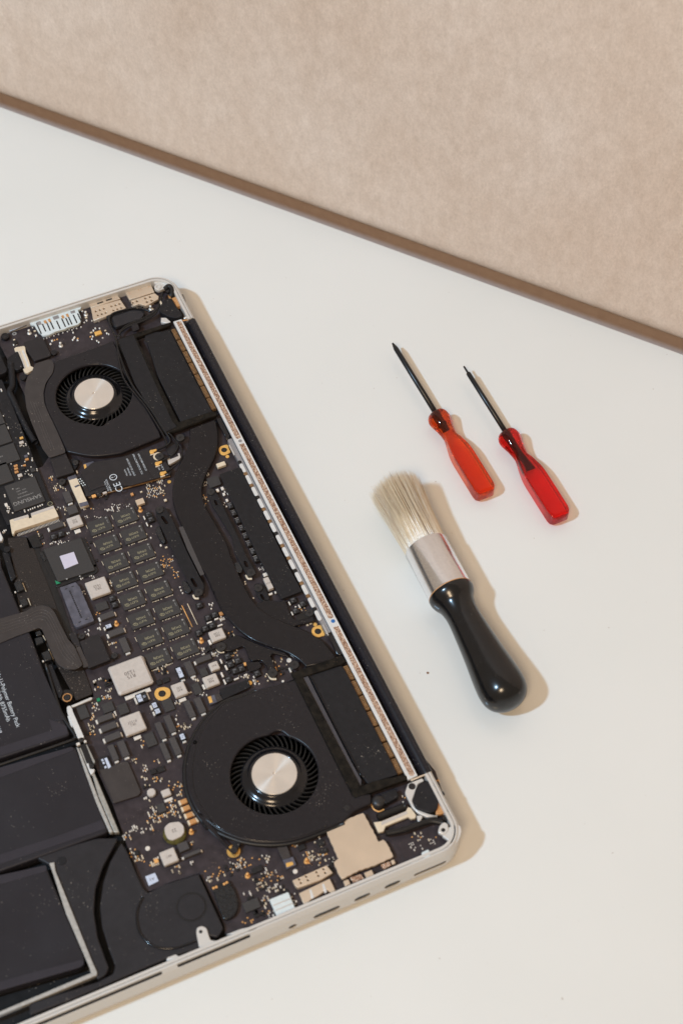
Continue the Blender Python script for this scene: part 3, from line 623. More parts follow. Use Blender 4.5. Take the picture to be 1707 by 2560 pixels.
# raised rim round the lower fan
rim = Lp('TD', [(720, 105), (600, 152), (450, 205), (370, 260), (240, 395), (150, 560), (105, 720), (85, 900), (105, 1080), (180, 1250), (300, 1420), ('TG', 250, -10), ('TG', 360, 80), ('TG', 500, 145), ('TG', 640, 185), ('TG', 800, 203), ('TG', 1000, 190), ('TG', 1200, 140), ('TG', 1400, 55)], -.9)
tube('fan_rim_groove', [(x, y, -1.12) for x, y in rim], .28, M['rotor'], laptop, 6, True, 4)
e2 = catmull(Lp('TD', [(700, 100), (600, 138), (450, 185), (350, 240), (195, 385), (88, 560), (30, 720), (8, 900), (28, 1090), (108, 1280), (240, 1450), ('TG', 180, 0), ('TG', 320, 108), ('TG', 480, 178), ('TG', 620, 218), ('TG', 800, 238), ('TG', 1000, 228), ('TG', 1200, 178), ('TG', 1568, 28)], -2), 4, False)
tube('fan_body_wall', [(x, y, -2.7) for x, y in e2[::4]], 1.1, M['dark'], laptop, 6, True, 4)
screw('TD', 108, 610, 1.1, -1.0, 'fan'); screw('TM', 185, 210, 1.7, -3.4, 'fan')
# lower fan mounting tab and ring, corner dimple
PL('fan_tab', 'TG', [(468, 270), (495, 160), (580, 180), (525, 290), (510, 310), (475, 310)], 'black', -2.2, 1.6, rnd=1.0)
g = L('TG', 487, 305, -4.6); disc('gold_ring', g[0], g[1], 2.9, -4.5, .3, M['gold'], laptop, 40, .05, 1.4)
screw('TG', 490, 292, 1.5, -1.6, 'screw')
g = L('TF', 262, 468, -1.0); disc('fan_screw_boss', g[0], g[1], 2.6, -.85, .5, M['fan'], laptop, 32, .4); screw('TF', 262, 468, 1.2, -.7, 'screw')
# ---- flex cable round the upper fan
PL('flex_cable', 'TO', [(870, 480), (1176, 380), ('TM', 160, 310), ('TM', 190, 390), ('TM', 170, 480), ('TM', 80, 610), ('TM', 48, 740), ('TM', 60, 870), ('TM', 110, 1000), ('TM', 240, 1270), ('TM', 330, 1480), ('T3', 860, 1000), ('T3', 650, 1070), ('T3', 560, 950), ('T3', 420, 620), ('T3', 350, 420), ('T3', 325, 220), ('T3', 345, 60), ('TO', 680, 800), ('TO', 780, 690)], 'flex', -.7, .35, b=.05, rnd=1.2)
for k, off in enumerate((0.22, 0.36, 0.5)):
    pts = []
    for (xa, ya, xb, yb) in ((345, 330, 590, 330), (440, 560, 660, 520), (520, 780, 740, 740), (600, 960, 820, 930)):
        pts.append((*L('T3', xa+(xb-xa)*off, ya+(yb-ya)*off, -.68), -.70))
    tube('cable_trace', pts, .1, M['flex_trace'], laptop, 5, True, 5)
PL('flex_connector_cap', 'T3', [(650, 1072), (860, 1005), (975, 1255), (740, 1325)], 'cover', -1.6, 2, rnd=.4)
screw('T3', 990, 1128, 1.5, -2.2); PL('fan_ear', 'T3', [(930, 1080), (990, 1075), (1040, 1110), (1020, 1170), (975, 1230)], 'black', -3, 1.4, rnd=.8)
screw('T3', 815, 1375, 1.8, -2.6)
# ---- connector cover near top rim with cream socket
PL('connector_cover', 'T1', [(310, 1020), (560, 950), (670, 1190), (650, 1205), (450, 1270), (330, 1090)], 'cover', -2.4, 1.6, rnd=.5)
PL('edge_connector', 'TO', [(355, 110), (400, 75), (600, 45), (625, 80), (640, 200), (720, 400), (760, 540), (830, 570), (810, 640), (680, 710), (610, 690), (570, 610), (620, 590), (450, 180), (385, 185)], 'cream', -2.0, 1.6, b=.12)
PL('connector_slide', 'TO', [(470, 180), (500, 170), (640, 590), (610, 600)], 'ind', -1.9, .3, b=.05)
PL('connector_slide', 'TO', [(540, 160), (585, 150), (730, 545), (690, 560)], 'white_metal', -1.9, .3, b=.05)
PL('cable_boot', 'TO', [(180, 350), (400, 190), (450, 190), (590, 560), (440, 640), (370, 620), (330, 560), (200, 600)], 'black', -1.8, 3, rnd=1.5)
tube('cable', [(*L('TO', 290, 500, -2.5), -2.6), (*L('TO', 300, 700, -2.5), -2.8), (*L('TO', 310, 1000, -2.5), -3.2), (*L('TO', 240, 1150, -2.5), -3.6), (*L('TO', 330, 1340, -2.5), -4.2), (*L('TO', 600, 1900, -2.5), -4.5), (*L('TO', 860, 2352, -2.5), -4.5)], 1.7, M['black'], laptop, 10)
PL('corner_block', 'TO', [(-100, 150), (0, 230), (180, 620), (160, 690), (-20, 760), (-100, 760)], 'black', -1.6, 4, rnd=1.5)
screw('TO', 575, 810, 1.7, -2.2, 'black'); screw('T5', 95, 800, 1.6, -2.0, 'black')
# ---- tan USB / Thunderbolt cans and the white rim connector
def holes_at(t, pts, r, zt): return [circle(*L(t, x, y, zt), r, 12) for x, y in pts]
def can(t, pts, hp, r=.62, zt=-2.4, h=2.4, m='shield'):
    P_ = [L(t if not isinstance(p[0], str) else p[0], p[-2], p[-1], zt) for p in pts]
    cx, cyy = sum(p[0] for p in P_)/len(P_), sum(p[1] for p in P_)/len(P_)
    hh = [[(a-cx, b_-cyy) for a, b_ in circle(*L(t, x, y, zt), r, 12)] for x, y in hp]
    me = curve_mesh('port_shield', [[(a-cx, b_-cyy) for a, b_ in P_]] + hh, h, .15, M[m]); o = link('port_shield', me, laptop, (cx, cyy, zt))
    x0 = min(p[0] for p in P_)+1; x1 = max(p[0] for p in P_)-1; y0 = min(p[1] for p in P_)+1; y1 = max(p[1] for p in P_)-1
    link('shield_inside', mesh('shield_inside', *boxvf(x0-cx, y0-cyy, x1-cx, y1-cyy, -1.9, -1.4), M['dark']), o)
    return o
can('T2', [(145, 575), (530, 465), (605, 575), (180, 740)], [(212, 617), (265, 600), (316, 583), (416, 551), (470, 537), (521, 519), (238, 669), (290, 653), (341, 636), (443, 604), (494, 589), (545, 572)])
PL('port_collar', 'T2', [(120, 515), (180, 495), (180, 485), (420, 410), (430, 425), (490, 400), (530, 455), (145, 570)], 'shield', -2.9, 2, b=.1)
for a_ in ((225, 515, 310, 485), (340, 475, 425, 445)): B('collar_slot', 'T2', a_[0], a_[1]-6, a_[2], a_[3]+14, 'dark', -2.8, .2, .02)
can('T2', [(665, 480), (975, 380), (1030, 420), (1025, 460), (860, 545), (800, 525), (770, 520), (700, 545)], [(690, 505), (748, 485), (858, 447), (919, 429), (880, 494), (941, 475)], .72)
PL('port_collar', 'T2', [(590, 360), (870, 250), (930, 270), (975, 370), (650, 465)], 'shield', -3.1, 2, b=.1)
for x_ in (640, 760, 790, 885, 905): B('collar_spring', 'T2', x_-8, 345-(x_-640)*.36, x_+14, 395-(x_-640)*.36, 'tan', -3.0, .2, .02)
PL('display_connector', 'T1', [(395, 765), (560, 700), (1050, 550), (1065, 570), (1050, 590), (1020, 600), (1062, 700), (1055, 760), (1020, 790), (880, 830), (850, 850), (730, 880), (640, 925), (560, 935), (530, 900), (510, 890), (450, 790), (405, 790)], 'whitec', -2.6, 1.6, b=.12)
for (xa, ya, xb, yb) in ((480, 770, 545, 910), (560, 780, 600, 880), (610, 750, 660, 870), (660, 740, 705, 850), (745, 740, 790, 850), (810, 710, 860, 820), (870, 700, 900, 800), (900, 690, 945, 790), (960, 660, 1010, 770), (1030, 640, 1050, 740)):
    p0, p1 = L('T1', xa, ya, -2.5), L('T1', xb, yb, -2.5); ym = (p0[1]+p1[1])/2
    box('contact_gap', p0[0], ym-.35, p1[0], ym+.35, -2.55, .15, M['dark'], laptop, .02)
for (xa, ya) in ((595, 755), (650, 735), (825, 690), (885, 670)): C('spring_contact', 'T1', xa, ya, 2.2, 1.3, 'tan', -2.5, .3, .05)
for (xa, ya, xb, yb) in ((480, 760, 550, 775), (690, 690, 780, 695), (920, 620, 990, 620)): B('connector_window', 'T1', xa, ya, xb, yb+12, 'alu_dark', -2.5, .2, .02)
C('regulator', 'T1', 1285, 898, 2.6, 3.6, 'gold', -4, 1.0); 
def pin(t, x, y, z=-4.9):                              # turned brass post seen from above
    a = L(t, x, y, z); o = lathe('contact_post', [(1.15, -.1), (1.1, .25), (.75, .4), (.5, .7), (.45, 1.8), (.65, 2.0), (.65, 2.5), (.35, 2.8), (0, 2.85)], M['silver'] if t in ('T1', 'T2') else M['copper'], laptop, (a[0], a[1], z), 16); return o
for t_, x_, y_ in (('T1', 390, 905), ('T1', 800, 1070), ('T1', 1128, 665), ('T2', 928, 590), ('T6', 375, 295), ('TA', 167, 320), ('TA', 1275, 540), ('TQ', 1170, 495), ('TU', 467, 432), ('TU', 1043, 290)): pin(t_, x_, y_)
# ---- antenna coax group by the top corner
PL('foam_block', 'T2', [(330, 680), (520, 620), (740, 560), (850, 600), (845, 680), (800, 730), (600, 790), (455, 835), (400, 760)], 'black', -2.6, 2.5, rnd=2.0)
PL('foam_block', 'T2', [(420, 690), (700, 600), (810, 620), (840, 660), (800, 710), (460, 830)], 'speaker', -1.5, 2.0, rnd=1.6)
for dz, ofs in ((-1.6, 0), (-1.9, 18), (-1.7, 36)):
    tube('antenna_cable', [(*L('T2', 1080, 380+ofs*.3, dz), dz), (*L('T2', 1050, 480+ofs*.6, dz), dz), (*L('T2', 990, 610+ofs, dz), dz), (*L('T2', 850, 700+ofs, dz), dz), (*L('T2', 640, 790+ofs*.8, dz), dz), (*L('T2', 545, 860+ofs*.5, dz), dz), (*L('T2', 510, 940, dz), dz)], .48, M['dark'], laptop, 8)
tube('antenna_cable', [(*L('T2', 930, 620, -1.8), -2.2), (*L('T2', 760, 575, -1.8), -1.8), (*L('T2', 560, 610, -1.8), -1.6), (*L('T2', 420, 660, -1.8), -1.6), (*L('T2', 385, 740, -1.8), -1.6), (*L('T2', 430, 880, -1.6), -1.2), (*L('T2', 480, 1010, -1.2), -.6), (*L('T4', 150, 20, -.5), -.4), (*L('T4', 440, 400, -.5), -.4), (*L('T4', 640, 720, -.5), -.4), (*L('T4', 700, 830, -.5), -1.0), (*L('T4', 700, 890, -.5), -2.0), (*L('T4', 600, 945, -1.5), -2.4)], .55, M['rotor'], laptop, 8)
tube('antenna_cable', [(*L('T2', 520, 940, -.6), -.8), (*L('T2', 470, 1000, -.6), -.4), (*L('T4', 220, 40, -.5), -.3), (*L('T4', 500, 430, -.5), -.3), (*L('T4', 690, 720, -.5), -.5), (*L('T4', 760, 840, -.8), -1.2), (*L('T4', 700, 900, -1), -2.0)], .5, M['dark'], laptop, 8)
PL('cable_clip', 'T2', [(680, 790), (760, 780), (780, 850), (700, 880), (675, 840)], 'fan', -.9, 1.0, rnd=.8)
PL('corner_antenna_foam', 'T2', [(1100, 470), (1190, 440), (1240, 520), (1280, 590), (1340, 640), (1320, 700), (1200, 700), (1050, 630), (1030, 580)], 'black', -.9, 4, rnd=2.2)
PL('corner_plate', 'T2', [(860, 205), (960, 175), (1090, 175), (1200, 235), (1280, 330), (1290, 400), (1240, 370), (1180, 290), (1100, 320), (1040, 345), (980, 330), (1000, 260), (930, 215)], 'alu', -1.3, 2, b=.15, rnd=1)
g = L('T2', 1020, 300, -1.2); disc('screw_boss', g[0], g[1], 1.9, -.9, 2, M['alu'], laptop, 24, .15, .8)
B('copper_bracket', 'T2', 1200, 440, 1345, 530, 'tan', -1.8, 2.5, .3); B('copper_bracket', 'T2', 1150, 400, 1200, 450, 'tan', -2.2, 2, .3)
B('copper_tab', 'T2', 1310, 728, 1450, 728, 'copper', -1.0, .5, .1) if False else PL('copper_tab', 'T2', [(1305, 735), (1440, 715), (1455, 728), (1315, 748)], 'tan', -1.0, .5, b=.1)
C('silver_post', 'T2', 1380, 698, 1.0, 1.6, 'silver', -1.5, 1.5); C('antenna_plug', 'T2', 1060, 505, 2.8, 1.0, 'cream', -1.2, 1)
PL('hinge_bracket', 'T2', [(1060, 700), (1130, 700), (1190, 755), (1180, 775), (1060, 760)], 'alu', -2, 2, b=.3)
tube('corner_cable', [(*L('T2', 1110, 330, -1.5), -1.6), (*L('T2', 1160, 300, -1.5), -1.0), (*L('T2', 1200, 330, -1.5), -1.0), (*L('T2', 1210, 390, -1.5), -1.2), (*L('T2', 1180, 420, -1.5), -2)], 1.4, M['dark'], laptop)
for x_, y_, r_ in ((1210, 385, .9), (1245, 375, .9), (1150, 350, 1.1)): 
    g = L('T2', x_, y_, -1.2); disc('black_stud', g[0], g[1], r_, -1.2, 1.5, M['rotor'], laptop, 16, .3)
# ---- heat sinks beside the fans, gaskets, fins
def frame(outer, inner, name, zt=-.3, m='gasket', h=2.6, b=.35):
    cx, cyy = sum(p[0] for p in outer)/len(outer), sum(p[1] for p in outer)/len(outer)
    me = curve_mesh(name, [[(p[0]-cx, p[1]-cyy) for p in lp] for lp in (outer, inner)], h, b, M[m]); return link(name, me, laptop, (cx, cyy, zt))
PL('foam_gasket', 'T2', [(470, 985), (1190, 755), (1185, 800), (740, 962), ('T4', 870, 600), ('T4', 1315, 455), ('T4', 1378, 488), ('T4', 1360, 515), ('T4', 700, 750), ('T4', 640, 690)], 'gasket', -.3, 2.6, b=.35)
PL('gasket_cover', 'T2', [(500, 990), (700, 925), ('T4', 790, 590), ('T4', 850, 660), ('T4', 690, 735), ('T4', 300, 100)], 'black', -.15, .4, b=.1, rnd=.6)
PL('heat_sink_plate', 'T2', [(850, 940), (1175, 860), ('T4', 1060, 0), ('T4', 1310, 470), ('T4', 900, 600), ('T4', 600, 0)], 'black', -1.3, 2.0, b=.2, rnd=.5)
PL('adhesive_patch', 'T2', [(850, 960), (900, 900), (1160, 880), (1175, 910), (1120, 970), (1000, 1030), (860, 1025)], 'black', -1.25, .2, b=.06, smooth=True)
PL('foam_gasket', 'TL', [(110, 1185), (600, 1008), (650, 1060), (605, 1100), (225, 1225), ('TE', 455, 1290), ('TE', 560, 1245), ('TE', 860, 1180), ('TE', 885, 1195), ('TE', 885, 1225), ('TE', 400, 1395), ('TE', 375, 1360)], 'gasket', -.3, 2.6, b=.35)
PL('heat_sink_plate', 'TL', [(285, 1215), (600, 1110), (640, 1160), ('TE', 800, 1180), ('TE', 520, 1265), ('TE', 470, 1200), ('TE', 380, 1060)], 'black', -1.3, 2.0, b=.2, rnd=.5)
PL('duct_tape', 'TE', [(-80, 230), (-50, 235), (30, 400), (360, 1050), (460, 1230), (455, 1290), (400, 1230), (0, 470), (-100, 280)], 'grey_tape', -1.0, .3, b=.08)
tube('duct_edge', [(*L('TE', -60, 200, -1), -.9), (*L('TE', 20, 330, -1), -.9), (*L('TE', 200, 700, -1), -.9), (*L('TE', 390, 1060, -1), -.9), (*L('TE', 440, 1170, -1), -.9), (*L('TE', 490, 1200, -1), -1.1)], .28, M['rotor'], laptop, 6)
def fins(xa, xb, n, per):
    w = (xb-xa)/n
    teeth = Many()
    k = xa
    while k < xb: teeth.box(k, -15.6, k+.35, -14.2, -5, -1.7); k += .95
    teeth.make('fin_teeth', M['dark'], laptop, 'stuff')
    vs, fs = [], []; mm = Many()
    for j in range(per):
        x = 0.4 + j*(w-1.2)/per; mm.box(x, -1.15, x+(w-1.2)/per*.62, 1.15, -3, 0, .12)
    mm.box(0.2, -1.25, w-.8, 1.25, -3, -.55)
    me = mesh('fin_block', mm.v, mm.f, M['fin'])
    for i in range(n): link('fin_block', me, laptop, (xa+i*w, -12.85, -2.0))
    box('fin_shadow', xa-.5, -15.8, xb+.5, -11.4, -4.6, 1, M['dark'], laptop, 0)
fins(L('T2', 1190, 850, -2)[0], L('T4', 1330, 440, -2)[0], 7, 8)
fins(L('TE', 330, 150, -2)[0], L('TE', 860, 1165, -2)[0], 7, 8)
# vents between the fans
xa, xb = L('T7', 310, 290, -2)[0], L('T8', 1400, 905, -2)[0]
box('vent_bar', L('TK', 680, 1240, -2)[0], -14.0, L('T8', 1520, 1060, -2)[0]-1, -11.45, -2.2, 3, M['alu_dark'], laptop, .2)
n_ = 13; w_ = (xb-xa)/n_
om = curve_mesh('vent_window', [slot(-w_/2+1.9, 0, w_/2-1.9, 0, .95)], .5, .12, M['white_metal']); sd = box
for i in range(n_):
    link('vent_window', om, laptop, (xa+w_*(i+.5), -13.55, -1.9)); disc('vent_gap', xa+w_*i, -13.6, 1.0, -1.75, .5, M['fin'] if i % 3 else M['dark'], laptop, 12, .1)
B('vent_tab', 'TK', 675, 1300, 735, 1395, 'alu', -1.7, 1.0, .3); B('vent_tab', 'TL', 425, 710, 470, 815, 'alu', -1.7, 1.0, .3)
PL('black_link', 'TK', [(545, 1045), (600, 1030), (690, 1210), (665, 1260)], 'rotor', -2.0, 2, b=.4)
PL('black_link', 'TL', [(470, 810), (515, 790), (620, 1000), (560, 1010)], 'rotor', -1.8, 2, b=.4)
PL('thermal_panel', 'T7', [(45, 445), (300, 360), (335, 365), ('T8', 930, 160), ('T8', 1125, 510), ('T8', 850, 615), ('T8', 700, 330), ('T8', 560, 80), ('T7', 110, 590)], 'black', -1.9, 1.2, b=.15, rnd=.6)
# ---- wireless card
PL('wireless_card', 'T4', [(-130, 1110), (140, 1055), (500, 935), (590, 960), (780, 1230), (760, 1290), (-300, 1568), ('T3', 1130, 1568), ('T3', 1040, 1320), ('T3', 1090, 1230)], 'cover', -2.2, .8, b=.1)
PL('card_cover', 'T4', [(-250, 1130), (140, 1060), (340, 1000), (540, 1350), (250, 1430), ('T3', 1330, 1440), ('T3', 1180, 1500), ('T3', 1060, 1250)], 'cover', -1.7, .5, b=.08)
PL('card_socket', 'T3', [(885, 1320), (990, 1285), (1110, 1568), ('T5', 1165, 215), ('T5', 1055, 245), ('T5', 940, 0)], 'cream', -1.8, 2.4, b=.2)
PL('socket_end', 'T3', [(885, 1322), (990, 1286), (1008, 1330), (905, 1362)], 'slate', -1.7, .3, b=.05); PL('socket_end', 'T5', [(1035, 200), (1145, 170), (1165, 215), (1055, 245)], 'slate', -1.7, .3, b=.05)
PL('socket_key', 'T3', [(975, 1440), (1030, 1415), (1048, 1430), (990, 1458)], 'slate', -1.7, .2, b=.05)
def ptext(s, t, x, y, size, rot, ink='ink', z=-1.65):
    a = L(t, x, y, z); return link('printed_text', textmesh(s, size, M[ink]), laptop, (a[0], a[1], z), R(rot))
ptext('CE', 'T4', 90, 1450, 3.7, 180); a = L('T4', 20, 1322, -1.65); disc('printed_ring', a[0], a[1], 1.9, -1.66, .03, M['ink'], laptop, 28, .01, 1.5); ptext('!', 'T4', 20, 1322, 2.2, 180)
ptext('CMIIT ID:2012AJ1069', 'T4', 250, 1190, .95, 180); ptext('FCC ID:QDS-BRCM1069', 'T4', 340, 1150, .95, 180); ptext('IC:4324A-BRCM1069', 'T4', 400, 1125, .95, 180)
ptext('BCM94360', 'T4', 228, 1250, .8, 180); ptext('P26:5376', 'T4', 185, 1260, .8, 180)
ptext('AK2KCYHCR', 'T3', 1425, 1430, 1.0, 180); ptext('Made in China', 'T3', 1395, 1440, .8, 180)
ptext('R 52 G', 'T4', 660, 1190, .9, 180); ptext('W1', 'T4', 620, 1210, .9, 180); ptext('2', 'T4', 725, 1285, .8, 180)
mm_ = Many()
for j in range(4):
    for i in range(2): x, y = L('T3', 1045+20*j+i*0, 1345+25*j, -1.9); mm_.box(x-.35, y-.4+i*1.1-.6, x+.35, y+.1+i*1.1-.6, -2.3, -2.1)
mm_.make('solder_joints', M['whitec'], laptop)
for (x_, y_, rr) in ((540, 980, 0), (610, 1135, 0), (675, 1265, 0)):
    a = L('T4', x_, y_, -1.6); PL('antenna_plug', 'T4', [(x_-50, y_+5), (x_-40, y_-15), (x_, y_-20), (x_+45, y_-32), (x_+48, y_-8), (x_+15, y_+8), (x_+5, y_+26), (x_-40, y_+30)], 'gold', -1.3, .9, b=.2, rnd=.4)
    C('plug_base', 'T4', x_-8, y_+40, .6, 2.4, 'cream', -1.9, .6)
a = L('T4', 605, 1050, -2.1); disc('screw_ring', a[0], a[1], 2.45, -2.0, .3, M['cream'], laptop, 36, .05, 1.6)
screw('T4', 625, 1045, 2.1, -1.2); screw('T4', 893, 800, 2.2, -1.0)
PL('board_shield', 'T4', [(700, 900), (860, 850), (850, 960), (780, 1040), (730, 1020)], 'cover', -3.5, 1, rnd=1)
tube('antenna_cable', [(*L('T4', 760, 760, -1.5), -1.2), (*L('T4', 850, 880, -1.5), -1.4), (*L('T4', 850, 960, -1.5), -1.6), (*L('T4', 770, 1050, -1.5), -1.6), (*L('T4', 650, 1110, -1.5), -1.4)], .42, M['dark'], laptop)
tube('antenna_cable', [(*L('T4', 740, 750, -1.5), -1.0), (*L('T4', 850, 870, -1.5), -1.2), (*L('T4', 915, 980, -1.5), -1.4), (*L('T4', 905, 1080, -1.5), -1.4), (*L('T4', 830, 1170, -1.5), -1.6), (*L('T4', 710, 1255, -1.5), -1.4)], .42, M['rotor'], laptop)
PL('cable_socket', 'T4', [(725, 1070), (755, 1065), (765, 1085), (830, 1060), (870, 1045), (860, 1010), (885, 1005), (900, 1060), (880, 1085), (770, 1145), (740, 1150)], 'ind', -2.6, 1.6, b=.12)
PL('card_edge', 'T4', [(-300, 1568), (760, 1290), (765, 1310), (-300, 1590)], 'fin', -3.2, .8, b=.1)
# ---- heat pipe
lft = [('T4', 1010, 690), ('T4', 1012, 800), ('T4', 975, 960), ('T4', 870, 1170), ('T4', 805, 1370), ('T4', 790, 1540), ('T6', 800, 190), ('T6', 850, 360), ('T6', 940, 560), ('T6', 1000, 760), ('T6', 1130, 1010), ('T6', 1225, 1140), ('T6', 1320, 1360), ('T8', -20, 560), ('T8', 60, 740), ('T8', 160, 870), ('T8', 290, 1010), ('T8', 470, 1140), ('T8', 700, 1230), ('T8', 900, 1300), ('T8', 1060, 1390), ('T8', 1175, 1495)]
rgt = [('T8', 1580, 1400), ('T8', 1400, 1170), ('T8', 1180, 1030), ('T8', 960, 940), ('T8', 740, 840), ('T8', 560, 720), ('T8', 440, 570), ('T8', 330, 350), ('T8', 200, 60), ('T6', 1500, 720), ('T6', 1340, 440), ('T6', 1230, 250), ('T6', 1180, 60), ('T4', 1190, 1400), ('T4', 1250, 1240), ('T4', 1340, 1060), ('T4', 1385, 880), ('T4', 1380, 700), ('T4', 1345, 560)]
ZP = -1.6
PLp = [L(*p, ZP) for p in lft]; PRp = [L(*p, ZP) for p in rgt]
hp_out = catmull(PLp, 5, False) + catmull(PRp, 5, False)
plate('heat_pipe', hp_out, ZP, 2.0, 'pipe', b=.8)
# pressure brackets over the pipe
def bracket(pts, holes, z=-1.9, name='spring_bracket'):
    P_ = [L(*p, z) for p in pts]; cx, cyy = sum(p[0] for p in P_)/len(P_), sum(p[1] for p in P_)/len(P_)
    P_ = roundpoly([(a-cx, b_-cyy) for a, b_ in P_], 1.6)
    hs = []
    for (p0, p1, r) in holes:
        a, c = L(*p0, z), L(*p1, z); hs.append(slot(a[0]-cx, a[1]-cyy, c[0]-cx, c[1]-cyy, r))
    return link(name, curve_mesh(name, [P_]+hs, .9, .15, M['black']), laptop, (cx, cyy, z))
bracket([('TP', 270, 1060), ('TP', 395, 1035), ('TP', 470, 1150), ('TP', 530, 1260), ('TP', 720, 1680), ('TP', 880, 2000), ('TP', 960, 2150), ('TP', 940, 2280), ('TP', 850, 2300), ('TP', 740, 2130), ('TP', 460, 1560), ('TP', 300, 1220)],
        [(('TP', 375, 1190), ('TP', 430, 1270), .8), (('TP', 790, 2060), ('TP', 840, 2150), .8)])
PL('stiffener', 'TP', [(600, 1330), (660, 1320), (960, 1990), (905, 2010), (720, 1640)], 'cap', -1.45, .25, b=.06, rnd=.4)
bracket([('TP', 990, 830), ('TP', 1060, 780), ('TP', 1130, 850), ('TP', 1456, 1520), ('T8', 400, 60), ('T8', 520, 260), ('T8', 480, 330), ('T8', 400, 300), ('T8', 240, 0), ('T6', 1568, 640), ('TP', 1050, 1000)],
        [(('TP', 1110, 960), ('TP', 1130, 1010), .6), (('T8', 385, 130), ('T8', 405, 180), .75)], -2.0)
PL('black_foam', 'T8', [(240, 140), (300, 130), (350, 220), (330, 270), (270, 260)], 'gum', -1.9, 1, rnd=.6)
bracket([('T8', 490, 420), ('T8', 560, 400), ('T8', 640, 470), ('T8', 700, 590), ('T8', 690, 640), ('T8', 600, 640), ('T8', 530, 560)], [(('T8', 595, 560), ('T8', 620, 610), .6)], -2.6)
screw('TP', 335, 1085, 1.9, -1.2); screw('TP', 880, 2240, 2.0, -1.3); screw('TP', 1050, 832, 1.9, -1.4); screw('T8', 460, 265, 2.0, -1.2); screw('T8', 555, 465, 2.0, -1.8); screw('T8', 1220, 790, 2.0, -2.0)
PL('cpu_plate_arm', 'TN', [(430, 520), (560, 450), (640, 380), (760, 340), (860, 390), (1050, 470), (1230, 520), (1270, 560), (1110, 520), (1080, 545), (1110, 610), (1130, 690), (1150, 730), (1090, 750), (1040, 640), (990, 590), (960, 585), (900, 598), (875, 570), (835, 470), (810, 448), (690, 500), (600, 490), (560, 470)], 'pipe', -2.6, 1.2, b=.2, rnd=.7)
PL('cpu_plate_arm', 'TN', [(840, 600), (890, 610), (970, 600), (1000, 650), (960, 680), (870, 705)], 'pipe', -2.6, 1.2, b=.2, rnd=.7)
PL('cpu_plate_arm', 'T8', [(480, 700), (650, 620), (830, 650), (900, 620), (960, 800), (1020, 880), (1260, 830), (1290, 900), (1020, 965), (800, 900)], 'pipe', -2.6, 1.2, b=.2, rnd=.7)
PL('thermal_block', 'T8', [(1050, 830), (1180, 770), (1250, 790), (1240, 850), (1060, 895)], 'dark', -2.4, .5, b=.1, rnd=.6)
for t_, x_, y_, rr in (('TN', 600, 455, 2.3), ('TN', 1105, 710, 2.2), ('TN', 1315, 632, 2.2)): screw(t_, x_, y_, rr, -1.6)
for t_, x_, y_ in (('TN', 600, 490), ('TN', 1110, 755), ('T8', 440, 330), ('TP', 850, 2310)):
    pts = [(*L(t_, x_-45, y_-25, -3.5), -3.6), (*L(t_, x_-20, y_+18, -3.5), -3.5), (*L(t_, x_+30, y_+20, -3.5), -3.5)]
    tube('screw_spring', pts, .55, M['cream'], laptop, 8)
PL('black_foam', 'TP', [(290, 1310), (335, 1320), (420, 1540), (390, 1560), (330, 1500), (275, 1380)], 'gum', -3.2, 1.6, rnd=1.0)
PL('black_foam', 'TP', [(640, 2080), (700, 2090), (790, 2210), (740, 2260), (680, 2230)], 'gum', -3.2, 1.6, rnd=1.0)
# gold ring mounts
def ring_mount(t, x, y, pts, r=1.5):
    z = -4.4; P_ = [L(t, *p, z) for p in pts]; c = L(t, x, y, z)
    me = curve_mesh('gold_mount', [catmull([(a-c[0], b_-c[1]) for a, b_ in P_], 4), circle(0, 0, r, 24)], .5, .06, M['gold']); link('gold_mount', me, laptop, (c[0], c[1], z))
    disc('mount_hole', c[0], c[1], r+.1, z-.2, .5, M['dark'], laptop, 24, .05); screw(t, x, y, r*.75, z+.1)
ring_mount('T7', 108, 128, [(80, 75), (150, 62), (170, 110), (190, 155), (165, 175), (110, 198), (60, 180), (38, 135), (50, 95)], 1.45)
ring_mount('T8', 1332, 1035, [(1300, 970), (1365, 955), (1385, 1000), (1420, 1080), (1380, 1100), (1320, 1112), (1270, 1085), (1248, 1035), (1265, 990)], 1.55)
ring_mount('TA', 762, 1222, [(770, 1138), (840, 1150), (872, 1200), (860, 1260), (800, 1300), (730, 1308), (680, 1275), (662, 1220), (690, 1160)], 1.7)
for t_, x_, y_ in (('T7', 150, 212), ('T8', 1295, 943), ('T4', 750, 1378)):
    g = L(t_, x_, y_, -4.5); disc('gold_pad', g[0], g[1], .95, -4.6, .3, M['gold'], laptop, 20, .05)
g = L('T9', 882, 1272, -3); disc('copper_ring', g[0], g[1], 2.15, -3.0, .4, M['tan'], laptop, 36, .1, 1.75); screw('T9', 882, 1270, 1.3, -3.2)
g = L('T9', 870, 1240, -3); disc('ring_recess', g[0], g[1], 3.1, -3.5, .5, M['dark'], laptop, 36, .1)
